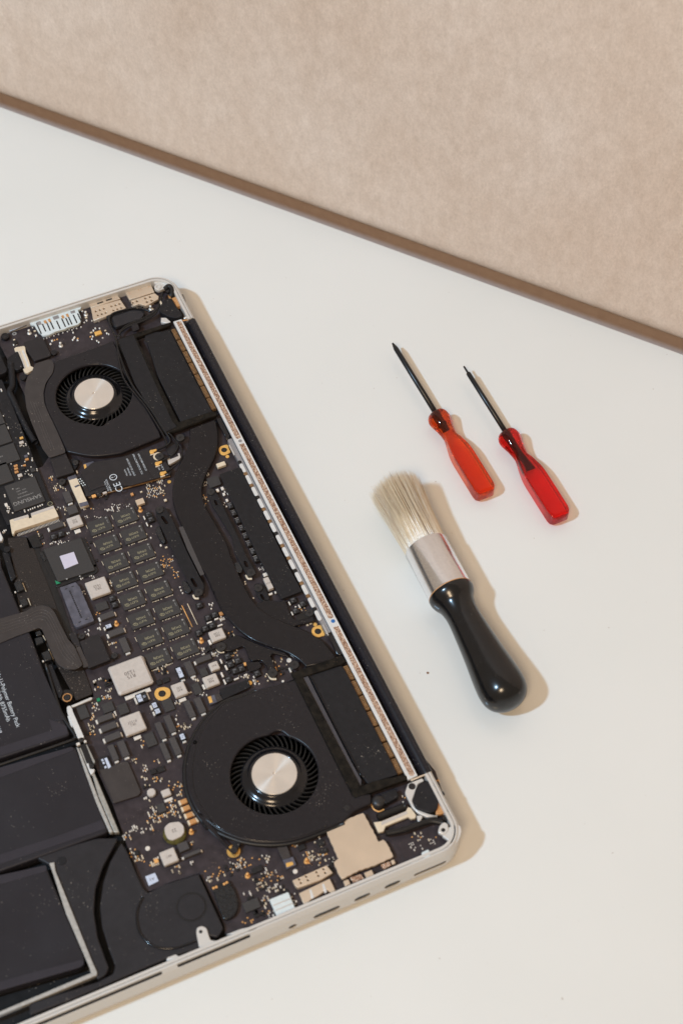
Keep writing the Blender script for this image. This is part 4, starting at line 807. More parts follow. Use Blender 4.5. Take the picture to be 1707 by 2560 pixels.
# ---- dark speaker module, bottom left
PL('speaker_box', 'TH', [(-40, 170), (150, 100), (560, -20), (770, -20), (620, 260), (545, 480), (530, 700), (570, 960), (650, 1180), (680, 1250), (650, 1320), (560, 1370), (540, 1290), (500, 1240), (150, 300), (90, 240)], 'speaker', -2.2, 3.0, b=.5, rnd=1.5)
PL('speaker_box', 'TH', [(800, 20), (860, 120), (1010, 470), (1060, 520), (1200, 440), (1568, 320), ('TG', 150, 540), ('TG', 390, 1060), ('TG', 330, 1150), ('TG', 240, 1130), ('TH', 1560, 1060), ('TH', 1330, 1130), ('TH', 1200, 1180), ('TH', 300, 1568), ('TH', -100, 1720), ('TH', -100, 1600), ('TH', 560, 1390), ('TH', 720, 1310), ('TH', 740, 1230), ('TH', 680, 1080), ('TH', 610, 850), ('TH', 590, 650), ('TH', 620, 420), ('TH', 690, 210)], 'speaker', -2.4, 3.0, b=.5, rnd=1.2)
g = L('TH', 1480, 640, -2.3); c2 = L('TH', 1480, 652, -2.3)
e_ = Lp('TH', [(1010, 560), (960, 680), (955, 800), (990, 920), (1080, 1020), (1200, 1060), (1320, 1060), (1450, 1020), (1530, 990)], -2.3)
tube('speaker_ridge', [(x, y, -2.35) for x, y in e_], .6, M['rotor'], laptop, 8, True, 5)
g = L('TG', 75, 850, -2.3); disc('speaker_cap', g[0], g[1], 5.7, -2.1, .5, M['speaker'], laptop, 56, .2); disc('speaker_groove', g[0], g[1], 6.5, -2.36, .04, M['dark'], laptop, 56, .01, 5.7)
screw('TH', 215, 203, 2.0, -1.9, 'black')
lug = PL('case_lug', 'TG', [(150, 1250), (120, 1100), (130, 1050), (180, 1035), (225, 1060), (240, 1120), (262, 1180), (330, 1180), (310, 1215)], 'alu', -1.4, 2.0, b=.25, rnd=1.0)
g = L('TG', 165, 1095, -1.4); disc('lug_hole', g[0], g[1], .75, -1.32, .1, M['dark'], laptop, 16, .01)
PL('case_lug', 'TH', [(1240, 1180), (1250, 1150), (1330, 1120), (1365, 1140), (1370, 1150)], 'alu', -1.4, 2.0, b=.2)
PL('case_lug', 'TG', [(420, 1120), (560, 1065), (680, 1040), (720, 1060), (700, 1090)], 'alu', -.9, 2.0, b=.2)
PL('flex_patch', 'TB', [(1300, 760), (1440, 720), (1568, 660), ('TC', 420, 640), ('TC', 590, 1040), ('TC', 560, 1090), ('TC', 220, 1195), ('TC', 60, 760)], 'flex', -3.6, .8, b=.2, rnd=1.2)
PL('flex_connector_cap', 'TC', [(20, 600), (150, 560), (220, 700), (60, 760)], 'cover', -3.9, 1, rnd=.6)
for (xa, ya, xb, yb) in ((115, 600, 195, 740), ): 
    PL('pale_label', 'TC', [(112, 605), (145, 595), (200, 715), (165, 740)], 'label', -3.2, .06, b=.01); 
for x_, y_ in ((88, 628), (103, 665), (128, 720)): C('pale_label', 'TC', x_, y_, 1.1, .9, 'label', -3.2, .06, .01)
# ---- battery ribbon and its connector, side blocks
rib = [('T9', -300, 330), ('T9', 0, 245), ('T9', 330, 150), ('T9', 440, 90), ('T9', 560, 65), ('T9', 660, 95), ('T9', 720, 160), ('T9', 800, 330), ('T9', 900, 520), ('T9', 980, 610), ('T9', 1030, 720), ('T9', 1085, 850), ('T9', 1000, 905), ('T9', 870, 905), ('T9', 770, 850), ('T9', 700, 740), ('T9', 620, 540), ('T9', 555, 390), ('T9', 520, 360), ('T9', 420, 400), ('T9', 200, 480), ('T9', 0, 565), ('T9', -300, 680)]
PL('ribbon_cable', 'T9', rib, 'flex', -.75, .35, b=.08, rnd=1.0)
for off in (.2, .33, .46, .6):
    ins = [(0, 245, 0, 565), (330, 150, 400, 410), (470, 85, 520, 360), (600, 70, 550, 380), (700, 140, 560, 400), (800, 330, 640, 560), (900, 520, 720, 760), (960, 620, 790, 850), (1040, 740, 880, 900)]
    tube('ribbon_trace', [(*L('T9', xa+(xb-xa)*off, ya+(yb-ya)*off, -.7), -.74) for xa, ya, xb, yb in ins], .1, M['flex_trace'], laptop, 5, True, 4)
PL('ribbon_end', 'T9', [(990, 620), (1050, 600), (1165, 865), (1095, 880), (1030, 720)], 'flex', -1.6, 1.0, b=.1, rnd=.3)
PL('battery_connector', 'T9', [(905, 440), (990, 415), (1060, 600), (960, 612)], 'cover', -2.4, 1.2, rnd=.4)
PL('battery_connector', 'T9', [(1045, 540), (1110, 520), (1170, 480), (1300, 440), (1445, 780), (1160, 890)], 'cover', -1.8, 2.0, rnd=.6)
screw('T9', 1072, 468, 1.5, -2.4); screw('T9', 1498, 722, 1.5, -2.8)
for (t_, pts) in (('T5', [(180, 1240), (270, 1200), (330, 1320), (230, 1360)]), ('T5', [(250, 1460), (340, 1430), (380, 1520), (290, 1560)]), ('T9', [(460, 420), (530, 390), (560, 450), (480, 470)]), ('T9', [(450, 500), (550, 470), (580, 550), (480, 590)]), ('T9', [(540, 690), (640, 650), (690, 770), (590, 800)])):
    PL('battery_terminal', t_, pts, 'gum', -2.0, 2.2, b=.35, rnd=.6)
PL('side_rail', 'T5', [(30, 840), (110, 830), (215, 1165), (150, 1215)], 'black', -2.6, 2, b=.3)
PL('side_rail', 'T9', [(600, 860), (680, 830), (830, 1200), (790, 1280), (760, 1260)], 'black', -2.6, 2, b=.3)
for t_, x_, y_ in (('T5', 205, 1360), ('T5', 278, 1540), ('T9', 278, 78), ('T9', 568, 800)): g = L(t_, x_, y_, -2); disc('solder_drop', g[0], g[1], .42, -1.8, .8, M['silver'], laptop, 12, .1)
for t_, a_ in (('T5', (300, 1240, 345, 1350)), ('T5', (370, 1440, 405, 1530)), ('T9', (565, 460, 600, 525)), ('T9', (640, 640, 700, 770))):
    tube('solder_fillet', [(*L(t_, a_[0], a_[1], -3), -3.2), (*L(t_, a_[2], a_[3], -3), -3.2)], .22, M['cream'], laptop, 6)
# ---- processor-side chips
PL('graphics_chip', 'T5', [(560, 800), (1080, 640), (1130, 680), (1290, 1080), (1250, 1120), (760, 1300), (700, 1270), (540, 900)], 'dark', -4.4, .6, b=.1, rnd=.8)
gpu = PL('controller_chip', 'T5', [(570, 800), (1060, 650), (1245, 1070), (760, 1225)], 'chip', -3.6, 1.0, b=.1, rnd=.5)
C_ = PL('die', 'T5', [(782, 890), (968, 832), (1028, 985), (848, 1055)], 'die', -3.1, .5, b=.05)
PL('corner_mask', 'T5', [(722, 1205), (800, 1240), (740, 1258)], 'green', -3.9, .2, b=.02)
g = L('T5', 877, 1187, -3.5); disc('pin_dot', g[0], g[1], .45, -3.5, .06, M['inkg'], laptop, 14, .01)
PL('conformal_blob', 'T5', [(525, 830), (565, 830), (610, 940), (580, 950), (540, 900)], 'gum', -4.0, .6, b=.1, rnd=.6)
tube('solder_stitch', [(*L('T5', 490, 815, -4.6), -4.9), (*L('T5', 680, 1280, -4.6), -4.9)], .12, M['silver'], laptop, 5)
# slate connector with square holes
pts_ = [('T5', 785, 1300), ('T5', 990, 1230), ('T5', 1045, 1290), ('T9', 1230, 255), ('T9', 1225, 275), ('T9', 1000, 355), ('T9', 970, 320)]
PL('slate_connector', 'T5', pts_, 'slate', -2.0, 2.6, b=.1)
mm_ = Many()
for k in range(15):
    t_ = k/14; x, y = L('S', (0+918/5.2267)+(1065-918)/5.2267*t_, (1220+1350/5.2267) + ((1500+222/5.2267)-(1220+1350/5.2267))*t_, -2)
    mm_.box(x-.42, y-.32, x+.42, y+.32, -1.99, -1.97)
for t_, x_, y_ in (('T5', 868, 1318), ('T5', 955, 1287), ('T9', 1048, 288), ('T9', 1135, 252)):
    x, y = L(t_, x_, y_, -2); mm_.box(x-.25, y-.6, x+.25, y+.6, -1.99, -1.97)
mm_.make('connector_holes', M['dark'], laptop)
# inductors and large packages: (tile, x1,y1(TL), x2,y2(BR))
def ind(t, x1, y1, x2, y2, txt='R15', zt=-2.0, sz=1.3, m='ind', legs=True, rot=-90, b=.35):
    o = B('inductor', t, x1, y1, x2, y2, m, zt, 1.8, b)
    if txt: text(txt, o, 0, 0, sz, rot, 'inkb')
    return o
ind('T5', 868, 400, 1095, 465, 'R33\n520', sz=1.1); ind('T5', 1108, 1240, 1455, 1350, '2R2\n1522', sz=1.4)
ind('TA', 45, 875, 655, 1065, 'R15\n1530', -1.4, 1.9, b=.8); ind('TA', 870, 1115, 1105, 1210, 'R47\n532', sz=1.1); ind('TA', 1280, 1015, 1520, 1080, 'R68\n1525', sz=1.1); ind('TA', 1360, 830, 1520, 885, 'R47', sz=1.0)
ind('TA', 1360, 420, 1600, 480, 'R68\n1526', sz=1.1); ind('TC', 300, 80, 668, 210, '2R2\nR1527', -1.7, 1.2, b=.4); ind('TQ', 772, 742, 1018, 830, '4R7', -2.0, 1.2); ind('T8', 615, 345, 755, 465, 'R13', -2.4, 1.0, b=.15)
B('inductor', 'T6', 305, 160, 435, 190, 'shield', -2.4, 1.4); B('inductor', 'T7', 0, 310, 135, 320, 'cream', -2.6, 1.6, .2)
B('inductor', 'TC', 845, 1030, 990, 1070, 'ind', -2.6, 1.4, .3)
for t_, a_ in (('T5', (970, 555, 1065, 555)), ('TC', (490, 330, 600, 320)), ('TA', (975, 1300, 1082, 1290)), ('TA', (270, 1265, 620, 1170)), ('TC', (890, 1150, 1010, 1125))):
    B('inductor_leg', t_, a_[0], a_[1], a_[2], a_[3]+16, 'silver', -4.3, .5, .1)
# round inductor
g = L('TQ', 960, 470, -1.6); 
PL('round_inductor', 'TQ', [(840, 430), (900, 375), (1020, 360), (1075, 410), (1085, 490), (1050, 540), (940, 590), (880, 570), (845, 500)], 'ind', -1.6, 1.2, b=.2, rnd=.8)
text('22', bpy.data.objects[-1] if False else laptop, g[0], g[1], 1.6, -90, 'inkb', -1.57)
g = L('TQ', 965, 500, -2.6); disc('coil_winding', g[0], g[1], 5.0, -2.7, 1.4, mat('coil_resin', (.10, .085, .02), .3, .2, .5, 900), laptop, 40, .5)
g = L('TC', 725, 1045, -3); disc('coil_inductor', g[0], g[1], 2.0, -3.0, 1.6, M['ind'], laptop, 8, .3)
# ---- memory chips 2 x 8
rows = [[('T6', -88, 362), ('T6', 12, 598), ('T6', 120, 835), ('T6', 230, 1080), ('T6', 340, 1322), ('TA', 560, 105), ('TA', 673, 360), ('TA', 788, 612)],
        [('T6', 245, 240), ('T6', 350, 475), ('T6', 460, 715), ('T6', 572, 955), ('T6', 685, 1198), ('T6', 800, 1440), ('TA', 1020, 228), ('TA', 1136, 485)]]
s0, s1_ = L('T6', 215, 812, -4), L('T6', 572, 885, -4); d0 = L('T6', 460, 715, -4)
hw, hh_ = abs(s1_[0]-s0[0])/2, abs(s1_[1]-s0[1])/2; ox, oy = (s0[0]+s1_[0])/2 - d0[0], (s0[1]+s1_[1])/2 - d0[1]
pads = Many(); pads2 = Many()
cms = mesh('memory_chip', *boxvf(-hw, -hh_, hw, hh_, -.9, 0, .08), M['chip'])
ch_n = 0
for col_ in rows:
    d_ = [L(*p, -4) for p in col_]
    ym = sum(p[1] for p in d_)/8; xs = [d_[0][0] + (d_[7][0]-d_[0][0])*i/7 for i in range(8)]
    for i in range(8):
        cx, cyy = xs[i]+ox, ym+oy
        c = link('memory_chip', cms, laptop, (cx, cyy, -4.0))
        text('5LE77', c, hw*.38, .2, 1.15, -90, 'inkd'); text('D9QBJ', c, -hw*.12, .1, 1.15, -90, 'inkd')
        k = ('mlogo',)
        if k not in _cache:
            w3 = Many(); pts = catmull([(0.9, 1.0), (1.3, .3), (.9, -.7), (0, -1.1), (-.9, -.8), (-1.2, 0), (-.7, .9), (.2, 1.2)], 3)
            n = len(pts); w3.v = [(p[0]*.62, p[1]*1.0, .02) for p in pts] + [(p[0]*.46, p[1]*.8, .02) for p in pts]; w3.f = [(i_, (i_+1) % n, n+(i_+1) % n, n+i_) for i_ in range(n)]
            for q in (-.35, 0, .35): w3.box(-.1+q*.2-.3, q-.07, .4+q*.2-.1, q+.07, .01, .02)
            _cache[k] = mesh('chip_emblem', w3.v, w3.f, M['inkd'])
        link('chip_emblem', _cache[k], c, (hw*.42, -hh_*.62, .01), R(-12))
        text('WIIW', c, -hw*.25, hh_*.78, .62, 0, 'inkg')
        k = ('dotm',)
        if k not in _cache: q = Many(); q.dot(0, 0, .45, 0.01, .02, 14); _cache[k] = mesh('pin_dot', q.v, q.f, M['inkg'])
        link('pin_dot', _cache[k], c, (-hw*.8, hh_*.78, .01))
        for j in range(15):
            if j == 7 or random.random() < .22: continue
            y = cyy - hh_ + .5 + j*(2*hh_-1)/14; pads.box(cx+hw+.35, y-.22, cx+hw+.6+random.random()*.25, y+.22, -5, -4.75)
        pads.box(cx+hw*.35, cyy+hh_+.25, cx+hw*.35+1.0, cyy+hh_+.6, -5, -4.7); pads.box(cx-hw*.9, cyy-hh_-.6, cx-hw*.3, cyy-hh_-.35, -5, -4.8)
pads.make('decoupling_pads', M['cream'], laptop)
# ---- black polymer capacitors with bright end terminals
def cap(t, x1, y1, x2, y2, ends='b', m='cap', zt=-2.9):
    a = L(t, x1, y1, zt); c = L(t, x2, y2, zt)
    x0, x1_, y0, y1_ = min(a[0], c[0]), max(a[0], c[0]), min(a[1], c[1]), max(a[1], c[1])
    o = box('polymer_capacitor', x0, y0, x1_, y1_, zt, 1.9, M[m], laptop, .12)
    cx, cyy = (x0+x1_)/2, (y0+y1_)/2
    def term(u0, v0, u1, v1):
        k = ('t', round(u1-u0, 1), round(v1-v0, 1))
        if k not in _cache: _cache[k] = mesh('terminal', *boxvf(-(u1-u0)/2, -(v1-v0)/2, (u1-u0)/2, (v1-v0)/2, -.9, 0, .12), M['silver'])
        link('terminal', _cache[k], o, ((u0+u1)/2-cx, (v0+v1)/2-cyy, -1.0))
    wy, wx = (y1_-y0), (x1_-x0)
    if 'b' in ends: term(x1_, cyy-wy*.34, x1_+.9, cyy+wy*.34)
    if 'B' in ends: term(x0-.8, cyy-wy*.34, x0, cyy+wy*.34)
    if 'l' in ends: term(cx-wx*.36, y0-.9, cx+wx*.36, y0)
    if 'r' in ends: term(cx-wx*.36, y1_, cx+wx*.36, y1_+.7)
    return o
for a_ in (('TC', 10, 75, 235, 70, 'lr'), ('TC', 55, 190, 285, 190, 'lr'), ('TC', 105, 320, 340, 320, 'lr'), ('TC', 150, 445, 305, 610, 'b'), ('TC', 275, 395, 445, 560, 'b'),
           ('TC', 765, 150, 930, 325, 'b'), ('TC', 880, 60, 1055, 240, 'b'), ('TC', 825, 415, 985, 600, 'b'), ('TC', 950, 345, 1125, 535, 'b'),
           ('TA', 1035, 1330, 1205, 1510, 'b'), ('TA', 1170, 1290, 1340, 1450, 'b'), ('TA', 1040, 820, 1205, 960, 'b'), ('TA', 1190, 775, 1410, 760, 'l'),
           ('TA', 50, 415, 275, 415, 'lr'), ('TA', 190, 510, 355, 655, 'b'), ('TA', -60, 200, 150, 200, 'lr'), ('TQ', 1070, 775, 1290, 730, 'lr'), ('TQ', 990, 640, 1150, 690, ''),
           ('T5', 635, 490, 845, 490, 'lr'), ('T5', 815, 60, 960, 165, 'b'), ('T5', 865, 255, 1030, 310, '')): cap(*a_)
# labelled capacitors
for a_ in (('TA', 405, 1240, 590, 1300, 'lr'), ('TA', 925, 880, 1065, 1010, 'b'), ('TA', 615, 1345, 715, 1400, 'l'), ('TA', 650, 1430, 755, 1470, 'l'), ('TA', 10, 330, 120, 350, 'l'), ('TC', 1080, 290, 1185, 350, 'b')):
    o = cap(*a_, m='chipd'); bb = o.data.vertices; mx_ = max(v.co.x for v in bb)/MM; my_ = max(v.co.y for v in bb)/MM
    link('pale_label', mesh('pale_label', *boxvf(-mx_*.75, -my_*.85, mx_*.8, my_*.0 if my_ > 2 else my_*.7, .01, .05), M['label']), o); text('C+', o, 0, -my_*.4, 1.2, -90, 'dark', .07)
    if my_ > 2: text('III', o, 0, my_*.45, 1.3, -90, 'label', .04)
# square transistor packages, each with a pale dot
def sq(t, x, y, sx=3.0, sy=3.0, zt=-3.2, m='chipd', leg=None):
    o = C('power_transistor', t, x, y, sx, sy, m, zt, 1.4, .12)
    k = ('sqd', round(sx, 1))
    if k not in _cache: q = Many(); q.dot(sx*.22, -sy*.22, .42, .01, .02, 10); q.box(-sx*.3, -.9, sx*.0, .7, .01, .02); _cache[k] = mesh('pin_dot', q.v, q.f, mat('faint_print_%d' % len(_cache), (.085, .085, .09), .5))
    link('pin_dot', _cache[k], o, (0, 0, 0.01))
    if leg: link('terminal', mesh('terminal', *boxvf(*leg, -.6, 0), M['silver']), o, (0, 0, -.6))
    return o
for t_, x_, y_ in (('T5', 702, 632), ('T5', 800, 595), ('T6', 478, 340), ('T6', 510, 405), ('TN', 385, 48), ('TN', 470, 170), ('TN', 535, 140), ('TN', 442, 275), ('TN', 512, 245), ('TN', 380, 318), ('TN', 662, 550), ('TN', 763, 590), ('TN', 690, 628), ('TN', 735, 690), ('TN', 798, 668), ('TN', 672, 775), ('TN', 952, 715), ('T8', 1008, 625), ('T8', 1130, 672), ('T8', 1040, 765),
                   ('T5', 1465, 1440), ('T5', 1500, 1520)): sq(t_, x_, y_)
for t_, x_, y_ in (('T7', 190, 855), ('T7', 235, 950), ('T7', 285, 1050), ('T7', 335, 1150), ('T7', 385, 1250), ('T7', 430, 1350), ('T7', 480, 1450), ('T7', 525, 1545), ('T8', 525, 88), ('T8', 490, -10)): sq(t_, x_, y_, 3.0, 2.4, -2.6, leg=(-1.9, -.9, -1.5, .9))
for t_, x_, y_, sx, sy, m_ in (('T7', 22, 655, 1.8, 1.4, 'silver'), ('T7', 85, 630, 1.8, 1.4, 'silver'), ('T7', 105, 705, 1.6, 1.2, 'silver'), ('T7', 145, 785, 1.6, 1.2, 'silver'), ('T8', 645, 292, 1.9, 2.1, 'silver'), ('T8', 712, 548, 1.0, 2.0, 'silver'), ('T8', 778, 525, 1.2, .8, 'silver'), ('T8', 960, 668, 2.0, .6, 'silver'), ('T8', 995, 800, 2.0, .6, 'silver'), ('T8', 1090, 708, 2.0, .6, 'silver'),
                      ('T6', 425, 385, 2.2, .6, 'silver'), ('T6', 460, 470, 2.2, .6, 'silver'), ('T6', 265, 78, 1.6, 1.4, 'tan'), ('T6', 700, 155, 1.3, 1.3, 'cream'), ('TN', 600, 598, 2.4, .7, 'silver'), ('TN', 650, 660, 2.6, .9, 'silver'), ('TN', 610, 730, 2.6, .9, 'silver'), ('TN', 635, 800, 2.6, .8, 'silver'), ('TN', 750, 770, .7, 2.4, 'silver'), ('TN', 1275, 685, 2.4, .8, 'silver'), ('TN', 590, 245, .7, 2.4, 'silver'), ('TN', 485, 218, .7, 2.4, 'silver'), ('TN', 555, 183, .7, 2.0, 'silver'), ('TN', 600, 130, 1.8, 1.8, 'tan'), ('TN', 490, 412, 2.6, 1.2, 'silver'), ('TN', 430, 850, 2.6, 1.0, 'silver'), ('TN', 835, 625, 1.6, 1.2, 'copper')):
    C('small_component', t_, x_, y_, sx, sy, m_, -3.6, .8, .12)
for a_ in (('T7', (-20, 700+100), ), ): pass
PL('small_chip', 'TP', [(985, 650), (1150, 610), (1195, 730), (1035, 780)], 'chip', -3.4, 1.0, b=.1)
for a_, nm in ((('TC', 615, 300, 810, 415), 'controller_chip'), (('TQ', 735, 165, 870, 225), 'controller_chip'), (('TN', 305, 830, 420, 905), 'controller_chip'), (('TN', 380, 680, 480, 730), 'controller_chip'), (('TA', 745, 1320, 935, 1420), 'controller_chip'), (('TA', 170, 1380, 340, 1460), 'controller_chip'), (('TA', -40, 1370, 150, 1430), 'controller_chip'), (('T9', 990, 1400, 1180, 1520), 'controller_chip'), (('T9', 1240, 60, 1430, 100), 'controller_chip'), (('TQ', 465, 730, 535, 760), 'small_chip'), (('TU', 950, 140, 1040, 160), 'small_chip'), (('TU', 1140, 95, 1225, 120), 'small_chip'), (('TU', 1170, 175, 1255, 190), 'small_chip'), (('TU', 410, 700, 600, 730), 'controller_chip'), (('TC', 700, 760, 800, 790), 'small_chip'), (('TC', 790, 730, 910, 760), 'small_chip'), (('TN', 25, 770, 100, 790), 'small_chip'), (('TN', -40, 790, 25, 820), 'small_chip'), (('TN', 440, 460, 510, 490), 'small_chip'), (('TU', 500, 360, 620, 370), 'small_chip')):
    B(nm, a_[0], a_[1], a_[2], a_[3], a_[4], 'chipd' if nm == 'small_chip' else 'chip', -3.9, .9, .08)
for (x_, y_) in ((1150, 1165), (1185, 1250), (1225, 1340), (1270, 1425)):
    o = C('ceramic_capacitor', 'TC', x_, y_, 2.2, 3.0, 'tan', -3.2, 1.4, .15)
    for q in (-1, 1): link('terminal', mesh('terminal', *boxvf(-1.15, -.45, 1.15, .45, -1.4, 0.03, .1), M['cream']), o, (0, q*1.9, 0))
# gold-tooth flex sockets
for t_, pts, gp in (('TN', [(465, 950), (535, 925), (560, 1000), (490, 1025)], [(468, 950), (500, 940), (518, 1000), (488, 1012)]), ('TU', [(810, 270), (910, 240), (945, 320), (850, 360)], [(840, 305), (905, 290), (918, 320), (850, 345)]), ('T3', [(1090, 1150), (1225, 1110), (1250, 1180), (1120, 1230)], [(1095, 1160), (1125, 1150), (1140, 1210), (1110, 1225)])):
    PL('flex_socket', t_, pts, 'slate', -3.4, 1.2, b=.12, rnd=.3); PL('gold_teeth', t_, gp, 'gold', -3.3, .15, b=.03)
PL('flex_lead', 'TN', [(535, 925), (580, 915), (620, 975), (560, 1000)], 'flex', -3.2, .5, b=.1)
PL('flex_lead', 'TU', [(750, 140), (850, 130), (890, 245), (810, 270)], 'flex', -3.0, .5, b=.1)
PL('black_tape', 'TN', [(580, 875), (830, 790), (860, 770), (890, 850), (620, 975)], 'black', -3.0, .8, b=.1, rnd=.3)
# ---- lower right ports, shield, cream connector
sp = [(55, 680), (150, 630), (270, 580), (420, 518), (500, 660), (570, 800), (620, 780), (660, 830), (715, 945), (560, 1020), (380, 1080), (215, 1165), (190, 1130), (135, 1000), (180, 965), (120, 830)]
P_ = [L('TF', x_, y_, -2.2) for x_, y_ in sp]; out = []
for i in range(len(P_)):                                # serrated edge of the shield can
    a, c = Vector(P_[i]), Vector(P_[(i+1) % len(P_)]); n = max(1, int((c-a).length/1.3)); nn = Vector((-(c-a).y, (c-a).x)).normalized()
    for k in range(n): out.append(tuple(a + (c-a)*k/n + nn*(.22 if k % 2 else 0)))
plate('wireless_shield', out, -2.2, 1.6, 'shield', b=.1)
PL('board_connector', 'TF', [(525, 610), (600, 600), (840, 500), (860, 460), (890, 470), (940, 540), (930, 570), (890, 575), (860, 555), (640, 650), (620, 700), (570, 705)], 'cream', -2.4, 1.8, b=.15)
PL('connector_slide', 'TF', [(600, 640), (860, 525), (850, 500), (600, 605)], 'ind', -2.3, .2, b=.03)
can('TU', [(905, 475), (1240, 325), (1300, 400), (1180, 470), (960, 545), (935, 530)], [(972, 463), (1041, 435), (1142, 392), (1210, 362), (989, 498), (1058, 470), (1160, 427), (1227, 398)], .5)
PL('usb_port', 'TU', [(970, 600), (1270, 455), (1325, 570), (1290, 600), (1240, 560), (1160, 620), (1080, 665), (1025, 720)], 'shield', -3.0, 2, b=.2)
for x_, y_ in ((1085, 610), (1210, 555)): PL('port_spring', 'TU', [(x_-15, y_-45), (x_+5, y_-50), (x_+35, y_+30), (x_+10, y_+45)], 'white_metal', -2.8, .4, b=.1)
PL('audio_jack', 'TU', [(680, 660), (865, 585), (945, 775), (770, 860)], 'whitec', -2.4, 2.2, b=.2, rnd=.6)
for k in range(3): PL('jack_rib', 'TU', [(715+k*25, 715+k*48), (890+k*22, 645+k*45), (894+k*22, 655+k*45), (719+k*25, 726+k*48)], 'ind', -2.3, .2, b=.03)
B('port_spring', 'TF', 225, 1185, 300, 1215, 'shield', -2.6, 1.6, .3); B('port_spring', 'TF', 430, 1105, 530, 1125, 'shield', -2.6, 1.4, .2); B('port_spring', 'TF', 690, 985, 740, 1010, 'shield', -2.6, 1.4, .2)
PL('port_gasket', 'TF', [(290, 1150), (400, 1115), (430, 1160), (330, 1205)], 'sparkle', -2.6, 1.2, b=.2, rnd=.5); PL('port_gasket', 'TF', [(590, 1025), (680, 990), (700, 1030), (620, 1070)], 'sparkle', -2.6, 1.2, b=.2, rnd=.5)
PL('edge_board', 'TF', [(720, 790), (900, 700), (1140, 660), (1190, 740), (1275, 800), (1230, 860), (830, 1010)], 'pcb', -4.95, 1, b=.1)
tube('speaker_cable', [(*L('TF', 640, 720, -2.2), -2.4), (*L('TF', 800, 690, -2.2), -2.2), (*L('TF', 950, 640, -2.2), -2.0), (*L('TF', 1080, 600, -2.2), -2.0), (*L('TF', 1200, 620, -2.2), -2.0)], 1.4, M['dark'], laptop)
tube('speaker_cable', [(*L('TF', 560, 560, -2.4), -2.8), (*L('TF', 700, 500, -2.4), -2.8), (*L('TF', 830, 450, -2.4), -2.8)], 1.6, M['dark'], laptop)
PL('hinge_pad', 'TF', [(960, 230), (1080, 190), (1130, 270), (1160, 400), (1150, 480), (1090, 520), (930, 470), (905, 400), (930, 300)], 'black', -.6, 4, b=.3, rnd=2.0)
PL('hinge_plate', 'TF', [(860, 230), (1000, 175), (1020, 205), (960, 230), (900, 400), (940, 480), (1070, 530), (1160, 545), (1050, 560), (960, 520), (900, 460), (830, 320)], 'alu', -1.6, 2, b=.3, rnd=.8)
PL('copper_tab', 'TF', [(885, 190), (1090, 108), (1095, 122), (890, 205)], 'shield', -.9, .6, b=.12)
PL('hinge_arm', 'TF', [(1150, 400), (1180, 370), (1250, 505), (1180, 530), (1130, 530)], 'tan', -1.8, 2, b=.3)
PL('hinge_rod', 'TF', [(1175, 380), (1205, 365), (1250, 490), (1230, 510)], 'alu', -1.0, 2, b=.5)
PL('hinge_arm', 'TF', [(1195, 345), (1218, 362), (1262, 470), (1245, 495)], 'tan', -2.2, 2, b=.3)
for x_, y_, r_ in ((900, 258, 1.9), (1185, 330, 1.5), (1262, 528, 1.2), (1222, 566, 1.5)): g = L('TF', x_, y_, -1.6); disc('black_stud', g[0], g[1], r_, -1.4, 2.5, M['rotor'], laptop, 20, .5)
for x_, y_ in ((1155, 318), (1240, 505)): g = L('TF', x_, y_, -1.2); disc('silver_post', g[0], g[1], .7, -.9, 1.5, M['silver'], laptop, 14, .2)
g = L('TF', 572, 400, -1.6)
lathe('rubber_bumper', [(3.0, -2.5), (3.0, -.2), (2.6, .5), (1.6, 1.0), (0, 1.15)], M['screw'], laptop, (g[0], g[1], -1.8), 32)
tube('gold_arc', [(*L('TF', 505, 430, -3), -3.6), (*L('TF', 525, 475, -3), -3.5), (*L('TF', 575, 500, -3), -3.5), (*L('TF', 625, 480, -3), -3.6)], .35, M['copper'], laptop)
PL('gasket_block', 'TF', [(590, 330), (740, 280), (770, 360), (640, 430)], 'black', -1.4, 3, b=.3, rnd=.8)
PL('corner_plate', 'TF', [(1240, 670), (1320, 630), (1375, 640), (1385, 700), (1360, 780), (1300, 850), (1255, 870), (1280, 800), (1190, 740)], 'alu', -.9, 2, b=.2, rnd=1)
PL('corner_plate', 'TF', [(1240, 870), (1210, 835), (1260, 880), (800, 1045), (780, 1020), (1090, 905)], 'alu', -.7, 1.5, b=.2)
PL('screw_lug', 'TF', [(1150, 710), (1170, 640), (1210, 605), (1250, 620), (1260, 690), (1210, 735)], 'alu', -.5, 2.2, b=.35, rnd=1.2)
g = L('TF', 1205, 685, -.4); disc('lug_hole', g[0], g[1], .9, -.42, .08, M['dark'], laptop, 16, .01)
PL('nylon_clip', 'TF', [(990, 905), (1060, 870), (1090, 930), (1070, 965), (1010, 955)], 'whitec', -.4, 2.5, b=.4, rnd=.6)
PL('nylon_clip', 'TF', [(945, 545), (990, 540), (1005, 555), (965, 620)], 'alu', -1.5, 2, b=.3)
PL('microphone_block', 'TU', [(125, 570), (300, 510), (340, 560), (375, 680), (370, 760), (330, 830), (230, 870), (200, 780)], 'gum', -2.8, 2, b=.5, rnd=2.5)
PL('ribbon_socket', 'TU', [(100, 530), (280, 470), (310, 520), (130, 590)], 'chipd', -3.2, 1.2, b=.2)
for x_, y_ in ((133, 548), (160, 538), (237, 508), (263, 494)): g = L('TU', x_, y_, -3); disc('copper_via', g[0], g[1], .55, -3.05, .15, M['copper'], laptop, 10, .03)
